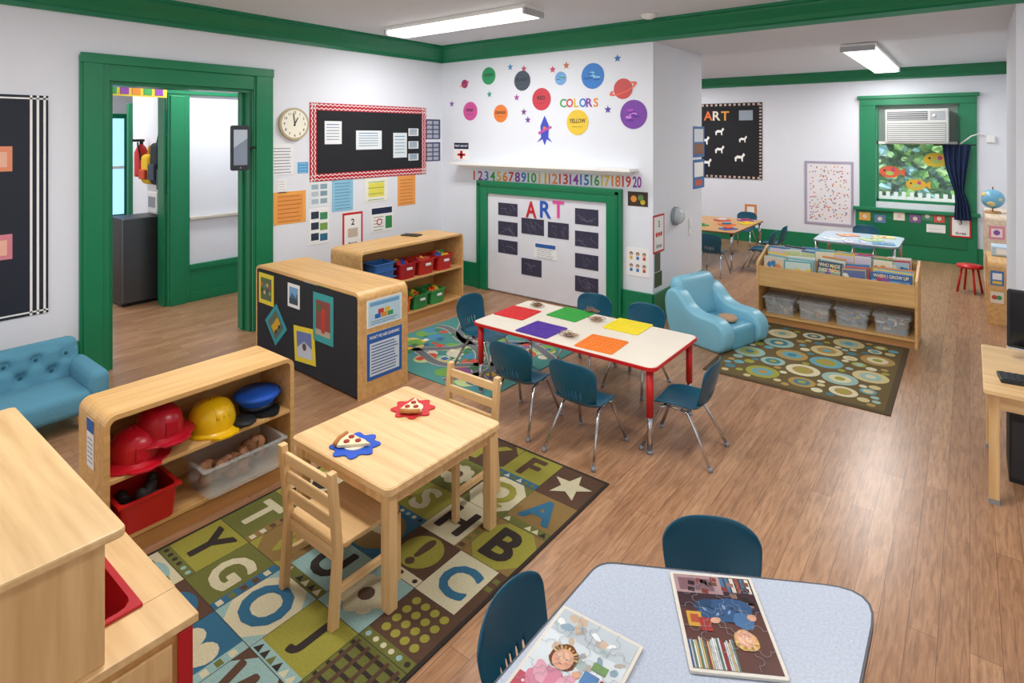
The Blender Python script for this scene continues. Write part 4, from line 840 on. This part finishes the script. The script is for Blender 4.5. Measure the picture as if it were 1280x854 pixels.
def pz2(b,w,h,z):
    b.q(-w/2,-h/2,w/2,h/2,z,G_('#5A3A34'));b.q(-w/2,h*.1,w/2,h/2,z+.0002,G_('#3E2A30'));b.q(-w*.5,h*.28,w*.1,h*.5,z+.0003,G_('#A88A8C'));b.q(-w*.45,h*.31,0,h*.46,z+.0004,G_('#7A5A60'))
    rg=random.Random(2)
    for k in range(26):
        x=rg.uniform(-.46,.46)*w;y=rg.uniform(-.1,.46)*h;b.poly([(x-.008,y-.006),(x+.01,y-.009),(x+.011,y+.006),(x-.006,y+.009)],z+.00045,G_(rg.choice(['#6A4A42','#4A3238','#8A6A5E','#2E2226','#7A3A34'])))
    for k in range(24):b.q(-w*.5+w*.0225*k,-h*.5,-w*.482+w*.0225*k,-h*(.2+.05*rg.random()),z+.0005,G_(rg.choice(['#C8CDD0','#5A7A6A','#8A3A3A','#C8B070','#3A588A','#E0E0DA','#8A8E94','#B8BCC0'])))
    for k in range(6):b.q(w*.1+w*.066*k,h*.32,w*.15+w*.066*k,h*.49,z+.0004,G_(rg.choice(['#8A4A3A','#C8B090','#4A6A8A','#D8D0C0'])))
    blob(b,w*.05,h*.1,w*.36,h*.13,z+.0008,G_('#34557F'),.15,24,.07,5);blob(b,w*.25,h*.0,w*.13,h*.09,z+.0009,G_('#48709C'),.4);blob(b,-w*.2,h*.15,w*.14,h*.05,z+.001,G_('#2A4668'),.5)
    for k in range(10):blob(b,w*(-.2+.05*k),h*(.04+.1*rg.random()),w*.035,h*.012,z+.0011,G_(rg.choice(['#5A80A8','#26405F','#7A9CC0'])),rg.random()*3,10,.2,k)
    b.q(-w*.44,-h*.1,-w*.26,h*.06,z+.0012,G_('#C89A3C'));b.q(-w*.4,-h*.06,-w*.3,h*.03,z+.0013,G_('#A8503A'));b.q(-w*.3,-h*.14,-w*.16,h*.0,z+.0014,G_('#A03A34'))
    blob(b,w*.36,h*.04,w*.06,h*.035,z+.0014,G_('#D8A487'),.3);blob(b,-w*.1,-h*.02,w*.07,h*.03,z+.0014,G_('#D8A487'),.3)
    face(b,w*.2,-h*.19,w*.12,z+.0016,'#C8A060',-1)
def pz1(b,w,h,z):
    rg=random.Random(5);b.q(-w/2,-h/2,w/2,h/2,z,G_('#D3DBDF'));b.q(-w/2,h*.25,w/2,h/2,z+.0002,G_('#BCC6CC'));
    for k in range(30):blob(b,rg.uniform(-.45,.45)*w,rg.uniform(.0,.46)*h,w*rg.uniform(.03,.08),h*rg.uniform(.015,.05),z+.0003+k*.000005,G_(rg.choice(['#E4EAED','#A8BAB4','#C8B29C','#8CA4B4','#D8DEE0','#B0A8A0'])),rg.random()*3,12,.2,k)
    b.q(-w/2,-h/2,w*.05,-h*.22,z+.0005,G_('#B8505F'));b.q(w*.25,-h*.5,w*.5,-h*.15,z+.0005,G_('#C88A32'));blob(b,w*.33,-h*.28,w*.1,h*.07,z+.0006,G_('#8A5A2A'),.4)
    for k in range(12):b.disc(rg.uniform(-.48,0)*w,rg.uniform(-.48,-.25)*h,w*.02,z+.00062,G_('#E0C8CC'),8)
    blob(b,-w*.16,-h*.2,w*.26,h*.14,z+.0007,G_('#CC8298'),.1,24,.08,6);blob(b,-w*.3,-h*.14,w*.08,h*.1,z+.0008,G_('#D8A0B0'),.5);blob(b,w*.0,-h*.12,w*.07,h*.1,z+.0008,G_('#D8A0B0'),-.5)
    face(b,-w*.16,h*.05,w*.14,z+.001,'#6A4028',1)
    blob(b,w*.06,-h*.02,w*.05,h*.03,z+.0016,G_('#D8A487'));b.q(w*.12,-h*.06,w*.3,h*.06,z+.0007,G_('#5A84B4'));b.q(w*.16,h*.09,w*.34,h*.17,z+.0007,G_('#7A9C62'));b.q(w*.32,-h*.08,w*.44,h*.05,z+.0008,G_('#A8483E'))
puz((-.525,1.60,.581),.55,.235,.33,pz2,'wooden tray puzzle showing a child in denim',4,5)
puz((-.765,1.22,.581),.06,.235,.33,pz1,'wooden tray puzzle with a pale nursery picture',4,5)
# ================================================================= CHAIRS
def plastic_chair(label,loc,rot,group,seatm=TEAL):
    e=thing('classroom_chair',label,'chair',loc,rot,group=group)
    def shell(grid,name,holes=()):
        t=bmesh.new();V=[[t.verts.new(p) for p in row] for row in grid]
        for i in range(len(V)-1):
            for k in range(len(V[0])-1):
                if (i,k) in holes:continue
                t.faces.new((V[i][k],V[i][k+1],V[i+1][k+1],V[i+1][k]))
        b=B();b.add(t,seatm,True);o=b.obj(name,e);md=o.modifiers.new('sol','SOLIDIFY');md.thickness=.009;md.offset=0;md=o.modifiers.new('sub','SUBSURF');md.levels=1;md.render_levels=2;return o
    n=14
    g=[]
    for i in range(9):
        v=i/8;row=[]
        for k in range(n+1):
            u=-1+2*k/n;wd=.155*(1-.10*(v-.5)**2)
            if v>.85:wd*=.96
            z=.300-.012*(1-u*u)*math.sin(v*pi)-.02*max(0,v-.8)/.2+.02*abs(u)**4+(.03*(1-v/.12) if v<.12 else 0)
            row.append((u*wd,-.15+.30*v-(abs(u)**5)*.015*(v>.5),z))
        g.append(row)
    shell(g,'seat')
    g=[];holes=set();n=30
    for i in range(11):
        v=i/10;row=[]
        for k in range(n+1):
            u=-1+2*k/n;wd=.135+.03*math.sin(min(1,v*1.3)*pi/2)
            z=.325+.25*v
            cut=(abs(u)**4)*.035*(v**3);wd2=wd*(1-.10*max(0,v-.8)/.2)
            row.append((u*wd2,-.155-.055*v+.035*u*u-.01*math.sin(v*pi),z-cut))
        g.append(row)
    for k in(9,12,15,17,20):
        for i in(1,2):holes.add((i,k))
    shell(g,'backrest',holes)
    for sx in(-1,1):
        b=B();b.tube([(sx*.165,.20,.012),(sx*.135,.135,.17),(sx*.12,.09,.272),(sx*.12,.06,.285)],.0095,CHROME,8);b.cyl((sx*.165,.20,0),(sx*.163,.196,.025),.013,GREY,seg=10);b.obj('leg',e)
        b=B();b.tube([(sx*.17,-.215,.012),(sx*.14,-.13,.17),(sx*.12,-.07,.272),(sx*.12,-.03,.285)],.0095,CHROME,8);b.cyl((sx*.17,-.215,0),(sx*.168,-.21,.025),.013,GREY,seg=10);b.obj('leg',e)
    b=B();b.tube([(-.12,-.04,.284),(-.12,.07,.284),(.12,.07,.284),(.12,-.04,.284)],.009,CHROME,8,closed=True);b.obj('underframe',e)
    return e
GC='teal plastic classroom chairs'
LBL='teal plastic stacking chair with chrome legs'
c0=plastic_chair(LBL+' at the red-edged table',(-1.84,3.10,0),0,GC)
for x,y,r_ in((-2.33,3.12,.05),(-1.37,3.44,pi/2+.05),(-2.45,4.08,pi),(-2.0,4.08,pi-.06),(-3.06,3.58,-pi/2)):
    copy_thing(c0,(x,y,0.008 if x<-2.7 else 0),r_)
copy_thing(c0,(-.61,1.85,0),pi+.52,LBL+' tucked at the grey table')
copy_thing(c0,(-.87,1.345,0),-pi/2+.05,LBL+' tucked at the grey table')
for x,y,r_ in((-2.75,7.98,0),(-2.3,8.55,pi/2),(-2.3,9.15,pi/2),(-3.0,10.2,pi),(-1.2,9.75,pi)):copy_thing(c0,(x,y,0),r_,LBL+' in the second room')
def wood_chair(loc,rot):
    e=thing('wooden_chair','light birch child chair with ladder back','chair',loc,rot,group='birch ladder-back chairs')
    w=.17
    b=B();b.prism(rrect(.35,.32,.03),.285,.303,PALE,bev=.003);b.obj('seat',e)
    for sx in(-1,1):
        b=B();b.bx(sx*w-.016,sx*w+.016,.115,.145,0,.285,PALEZ,.004);b.obj('leg',e)
        b=B();t=[(-.20,0),(-.165,0),(-.145,.29),(-.175,.60),(-.205,.60),(-.178,.29)]
        b.prism(t,-.0155,.0155,PALEZ,bev=.003,mtx=Matrix(((0,0,1,sx*w),(1,0,0,0),(0,1,0,0),(0,0,0,1))));b.obj('leg',e)
        b=B();b.bx(sx*w-.01,sx*w+.01,-.16,.12,.12,.15,PALEY,.003);b.obj('side_rail',e)
    for y0,y1 in((.12,.14),(-.165,-.145)):
        b=B();b.bx(-w,w,y0,y1,.235,.285,PALE);b.obj('apron',e)
    for z,y in((.38,-.163),(.46,-.172),(.545,-.182)):
        b=B();b.bx(-w+.01,w-.01,y-.008,y+.008,z-.02,z+.025,PALE,.004);b.obj('backrest_slat',e)
    return e
wc=wood_chair((-2.09,1.53,.008),0.0)
copy_thing(wc,(-2.15,2.22,.008),pi)
# ================================================================= ARMCHAIR
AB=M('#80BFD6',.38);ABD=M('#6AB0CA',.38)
e=thing('soft_armchair','light blue vinyl child armchair with rolled arms','armchair',(-1.86,5.47,.0),-.32)
def side(b,y0,y1):
    P=[(-.24,.01),(.0,.0),(.24,.0),(.31,.04),(.335,.12),(.32,.21),(.25,.27),(.15,.285),(.04,.29),(-.06,.33),(-.14,.41),(-.22,.46),(-.30,.44),(-.34,.36),(-.33,.22),(-.29,.08)]
    Q=[]
    for i in range(len(P)):
        p=[Vector(P[(i+k)%len(P)]) for k in(-1,0,1,2)]
        for u in(0,.33,.66):Q.append(tuple(.5*((2*p[1])+(-p[0]+p[2])*u+(2*p[0]-5*p[1]+4*p[2]-p[3])*u*u+(-p[0]+3*p[1]-3*p[2]+p[3])*u**3)))
    b.prism(Q,y0,y1,AB,bev=.035,smooth=True,mtx=Matrix(((1,0,0,0),(0,0,1,0),(0,1,0,0),(0,0,0,1))),seg=4)
for y0,y1 in((-.33,-.17),(.17,.33)):
    b=B();side(b,y0,y1);b.obj('armrest',e)
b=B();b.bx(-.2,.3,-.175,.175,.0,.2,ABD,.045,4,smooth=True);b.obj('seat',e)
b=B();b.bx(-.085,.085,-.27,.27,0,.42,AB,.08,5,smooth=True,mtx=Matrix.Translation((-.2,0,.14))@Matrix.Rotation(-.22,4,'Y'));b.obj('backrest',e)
b=B();b.sph((0,0,.026),(.085,.10,.026),M('#B8977A',.8,'fabric'),18,sq=.8);b.obj('cushion',loc=(-1.74,5.42,.203),rot=.3,label='small tan cushion lying on the armchair seat',category='cushion')
# ================================================================= BOOKSHELF
e=thing('book_display','birch book display shelf with bins below','bookshelf',(-1.04,6.27,0))
w_=1.36
prof=[(0,0),(.42,0),(.42,.70),(.38,.72),(.0,.60),(-.01,.56)]
for s in(-1,1):
    b=B();b.prism(prof,-.011,.011,BIRCHY,bev=.002,mtx=Matrix(((0,0,1,s*(w_/2-.011)),(1,0,0,0),(0,1,0,0),(0,0,0,1))));b.obj('end_panel',e)
b=B();b.bx(-w_/2+.022,w_/2-.022,.005,.41,.06,.08,BIRCH);b.obj('bottom_shelf',e)
b=B();b.bx(-w_/2+.022,w_/2-.022,.02,.035,0,.06,TAN);b.obj('kick_board',e)
b=B();b.bx(-w_/2+.022,w_/2-.022,.005,.41,.36,.375,BIRCH);b.obj('middle_shelf',e)
b=B();b.bx(-w_/2+.022,w_/2-.022,.0,.018,.375,.56,BIRCH);b.obj('front_board',e)
b=B();b.bx(-w_/2+.022,w_/2-.022,.2,.215,.375,.64,BIRCH);b.obj('divider',e)
b=B();b.bx(-w_/2+.022,w_/2-.022,.40,.412,.06,.69,BIRCH);b.obj('back_panel',e)
BK=['#D8502A','#2A7AB0','#E8C83A','#4A9A5A','#B83A5A','#E0E0DA','#3A3A4A','#8A4FA0','#D88A3A','#5AB0B8']
def book(x,y,z,w,h,c,t,rot,txt=None,sub='#F0E8D0',roll=0):
    b=B();m=M(c,.4);b.bx(-w/2,w/2,0,.014,0,h,m,.001);b.bx(-w/2+.003,w/2-.003,.002,.012,h-.001,h+.0006,WHITE)
    mm=Matrix(((1,0,0,0),(0,0,-1,-.0006),(0,1,0,0),(0,0,0,1)))
    f=B();f.q(-w*.46,h*.06,w*.46,h*.74 if txt else h*.95,.0,M(sub))
    for k in range(8):blob(f,w*(random.random()-.5)*.7,h*(.2+.6*random.random()),w*(.06+.12*random.random()),h*(.05+.08*random.random()),.0004+k*.0001,M(random.choice(BK)),random.random(),14,.2,k)
    if txt:
        for i,tx in enumerate(txt.split('|')):f.txt(tx,0,h*(.88-.16*i),h*.12,.0014,M('#F4E8B0') if c!='#E0E0DA' else BLACK,maxw=w*.86)
    me=bpy.data.meshes.new('t');f.bm.to_mesh(me);me.transform(mm);off=[b.mi(k) for k in f.mats]
    n0=len(b.bm.faces);b.bm.from_mesh(me);b.bm.faces.ensure_lookup_table()
    for fc in b.bm.faces[n0:]:fc.material_index=off[fc.material_index]
    bpy.data.meshes.remove(me);f.bm.free()
    o=b.obj('picture_book',loc=(x,y,z),label='picture book with a colourful cover on display',category='book',group='picture books on the display shelf');o.rotation_euler=(t,roll,rot)
random.seed(5)
for i,(x,c,w,h,t,sb,rl) in enumerate(((-1.58,'#B8C8D0',.19,.27,None,'#D8C0A0',.03),(-1.345,'#4FA0A8',.25,.26,None,'#C8D8D0',-.03),(-1.08,'#2A4A6A',.21,.29,'WHO MADE|THESE TRACKS','#88A898',.05),(-.85,'#C8A860',.2,.25,None,'#5A6A9A',-.06),(-.57,'#1F5A9A',.32,.25,'WHEN I GROW UP','#6AA8D8',.0))):
    for j in range(3):book(x+.012*j,6.313+.024*j,.38,w,h+.02*j,c if j==0 else random.choice(BK),-.2,random.uniform(-.06,.06),t if j==0 else None,sb,rl+.03*(j%2))
for i in range(8):
    x=-1.60+i*.155+.02*random.random()
    for j in range(3):book(x,6.50+.026*j,.38,.15+.06*random.random(),.33+.05*random.random(),random.choice(BK),-.12,random.uniform(-.1,.1),None,random.choice(['#F0E8D0','#A8C8D8','#D8B088','#C8D8A0','#D8D0E0']),random.uniform(-.08,.08))
for i in range(4):
    x=-1.52+i*.32
    e2=thing('clear_bin','clear plastic bin with lid holding toys','bin',(x,6.45,.081),0,group='clear bins under the books')
    b=B();b.tub(.28,.28,.15,CLEAR);b.obj('tub',e2)
    b=B();b.bx(-.145,.145,-.145,.145,.16,.168,M('#D8DCE0',.2,alpha=.4),.003);b.obj('lid',e2)
    b=B()
    for k in range(44):b.bx(-.03,.03,-.02,.02,-.008,.008,M(random.choice([['#9A7A5A','#C8AA8A','#6A5A4A'],['#D8CAB0','#A89A8A','#C88A5A'],['#4A6A8A','#B8BAC0','#8A8A90','#D8B060'],['#3A8AB8','#E0D8C8','#C84A3A','#8A6A4A']][i])),mtx=Matrix.Translation(((random.random()-.5)*.2,(random.random()-.5)*.21,.02+.11*random.random()))@Matrix.Rotation(random.random()*3,4,(random.random(),random.random(),1)))
    b.obj('bin_contents',e2,kind='stuff')
# ================================================================= DESK, COMPUTER
e=thing('computer_desk','small birch desk against the side wall','desk',(0,0,0))
b=B();b.prism(rrect(.75,.82,.02,cx=.43,cy=4.255),.575,.6,PALE,bev=.004);b.obj('desktop',e)
for r in((.1,.76,3.90,3.92),(.1,.76,4.6,4.62),(.1,.12,3.92,4.6)):
    b=B();b.bx(r[0],r[1],r[2],r[3],.49,.575,PALE);b.obj('apron',e)
for x in(.10,.75):
    for y in(3.92,4.6):
        b=B();b.bx(x-.022,x+.022,y-.022,y+.022,.02,.575,PALEZ,.004);b.bx(x-.024,x+.024,y-.024,y+.024,0,.02,GREY);b.obj('leg',e)
e=thing('computer_monitor','black flat computer monitor on the desk','monitor',(.42,4.42,.601),-.15)
b=B();b.prism(rrect(.50,.33,.01),-.0,.03,BLACK,bev=.003,mtx=Matrix(((1,0,0,0),(0,0,-1,.0),(0,1,0,.24),(0,0,0,1))));b.obj('housing',e)
b=B();b.bx(-.235,.235,-.0315,-.0302,.09,.39,M('#0E1216',.12));b.obj('screen',e)
b=B();b.cyl((0,.01,0),(0,.01,.12),.02,BLACK);b.prism(rrect(.22,.16,.03),0,.01,BLACK);b.obj('stand',e)
e=thing('keyboard','black computer keyboard on the desk','keyboard',(.33,4.08,.601),0.1)
b=B();b.bx(-.21,.21,-.07,.07,0,.018,M('#1B1D20',.5),.004);b.obj('base',e)
b=B()
for i in range(14):
    for j in range(5):b.bx(-.195+.028*i,-.195+.028*i+.023,-.06+.024*j,-.06+.024*j+.019,.018,.023,M('#2E3136',.5))
b.obj('keys',e)
e=thing('computer_tower','black desktop computer standing under the desk','computer',(.27,4.36,0))
b=B();b.bx(-.1,.1,-.16,.16,.0,.36,BLACK,.006);b.obj('case',e)
b=B();b.bx(-.09,.09,-.166,-.16,.03,.34,M('#2C2F33',.4));b.obj('front_panel',e)
# ================================================================= SECOND ROOM FURNITURE
table('activity_table','long wood-topped table with toys in the second room',(-3.1,9.05,0),1.05,1.5,.53,M('#C99A62',.35,'wood'),M('#6A4A30'),CHROME,r=.05)
for k,(x,y,c) in enumerate(((-2.75,8.6,'#2A68C0'),(-2.9,9.0,'#E0702A'),(-2.7,9.3,'#E0C83A'),(-3.2,8.7,'#3A9A5A'),(-2.8,9.6,'#8A4FA0'),(-3.1,9.4,'#C83A3A'))):
    b=B();b.prism(rrect(.22,.16,.01),0,.012,M(c,.4));b.prism(rrect(.12,.08,.01),.012,.03,M(BK[k]));b.obj('toy_tray',loc=(x,y,.531),rot=random.random(),label='coloured toy tray on the far table',category='tray',group='toy trays on the far table')
table('activity_table','pale blue-topped table behind the book display',(-1.15,8.9,0),.95,.95,.53,M('#B8CCDC',.3,'speckle'),GREY,CHROME,r=.12)
for x,y,c in((-1.4,8.65,'#E8E8E8'),(-1.0,8.85,'#C8D8A0'),(-1.3,9.05,'#E0A080'),(-.85,8.62,'#6AA0C8'),(-.9,9.15,'#E8D890'),(-1.15,8.55,'#D8D0E8')):
    b=B();b.prism(rrect(.24,.18,.01),0,.01,M(c,.4))
    for k in range(6):blob(b,random.uniform(-.08,.08),random.uniform(-.05,.05),.03,.02,.0104+k*.0001,M(random.choice(BK)),random.random(),12,.2,k)
    b.obj('picture_puzzle',loc=(x,y,.531),rot=random.random(),label='flat picture puzzle on the pale table',category='puzzle',group='puzzles on the pale table')
e=open_shelf('low birch shelf with paper supplies by the wall',(.29,7.95,0),-pi/2,.75,.3,.62,(.08,.34))
e=open_shelf('tall pale shelf with books and a globe on top',(.29,9.3,0),-pi/2,1.0,.3,.95,(.08,.38,.66),m=M('#DCCDB8',.4,'wood'))
wflat(('y',7.574),(1238,338,1255,358),'paper_notice','blue and white card on the low shelf end','paper notice',M('#3A78B8'),lambda b,W,H,w:(b.q(-W*.35,-H*.1,W*.35,H*.35,w,WHITE),b.q(-W*.35,-H*.4,W*.35,-H*.2,w,M('#E0C040'))))
wflat(('y',7.574),(1238,364,1255,380),'paper_notice','colourful card on the low shelf end','paper notice',M('#E8E0D0'),lambda b,W,H,w:(b.disc(-W*.2,0,H*.2,w,M('#C84A3A')),b.disc(W*.15,0,H*.2,w,M('#3A9A5A'))))
wflat(('y',8.799),(1236,282,1256,300),'paper_notice','pink picture card on the tall shelf end','paper notice',M('#D88AA0'),lambda b,W,H,w:(b.q(-W*.35,-H*.35,W*.35,H*.3,w,M('#F0E0E0')),b.disc(0,0,H*.2,w+.0005,M('#8A4FA0'))))
random.seed(9)
for z in(.381,.661,.081):
    for k in range(7):
        b=B();b.bx(-.1,.1,-.012,.012,0,.2,M(BK[(k*3+int(z*10))%10],.5),.002);b.obj('picture_book',loc=(.25,8.9+k*.06,z),label='picture book standing on the tall shelf',category='book',group='books on the tall shelf')
for k in range(4):
    b=B();b.bx(-.1,.1,-.14,.14,0,.03,M(['#E8E8E0','#C84A4A','#3A78B8','#E0D8B0'][k]),.003);b.obj('paper_stack',loc=(.26,7.8,.341+.031*k),label='stack of coloured paper on the shelf',category='paper',group='paper stacks on the shelf')
b=B();b.bx(-.1,.1,-.12,.12,0,.1,M('#B8D0E0',.5),.01);b.bx(-.06,.02,-.13,-.12,.02,.08,WHITE);b.obj('storage_box',loc=(.28,8.1,.621),label='pale blue storage box on the low shelf',category='box')
e=thing('globe','blue and tan world globe on a stand','globe',(.22,9.15,.951))
b=B();b.cyl((0,0,0),(0,0,.02),.08,TAN,seg=20);b.tube([(0,0,.02),(.0,.12,.06),(0,.15,.17),(0,.1,.28),(0,.0,.31)],.008,TAN);b.obj('stand',e)
b=B();b.sph((0,0,.17),.115,M('#6AA8C8',.3),24)
for k in range(7):
    a=k*.9;b.sph((math.cos(a)*.07,math.sin(a)*.07,.17+.05*math.sin(k*2.1)),(.05,.05,.04),M('#C8B878',.4),12)
b.obj('sphere',e)
e=thing('red_stool','small red metal stool on the floor','stool',(.0,8.95,0))
b=B();b.cyl((0,0,.30),(0,0,.33),.13,RED,seg=24);b.obj('seat',e)
for k in range(4):
    a=k*pi/2+.4;b=B();b.cyl((math.cos(a)*.13,math.sin(a)*.13,0),(math.cos(a)*.08,math.sin(a)*.08,.3),.012,RED);b.obj('leg',e)
# ================================================================= CAMERA
cd=bpy.data.cameras.new('Camera');cam=bpy.data.objects.new('Camera',cd);COL.objects.link(cam);S.camera=cam
cd.sensor_fit='HORIZONTAL';cd.sensor_width=36;cd.lens=733/1280*36;cd.shift_y=-259/1280;cd.clip_start=.05
cam.location=(0,0,1.9);cam.rotation_euler=(pi/2,0,math.atan2(.6153,.7883))
S.view_settings.view_transform='Standard';S.view_settings.look='None'
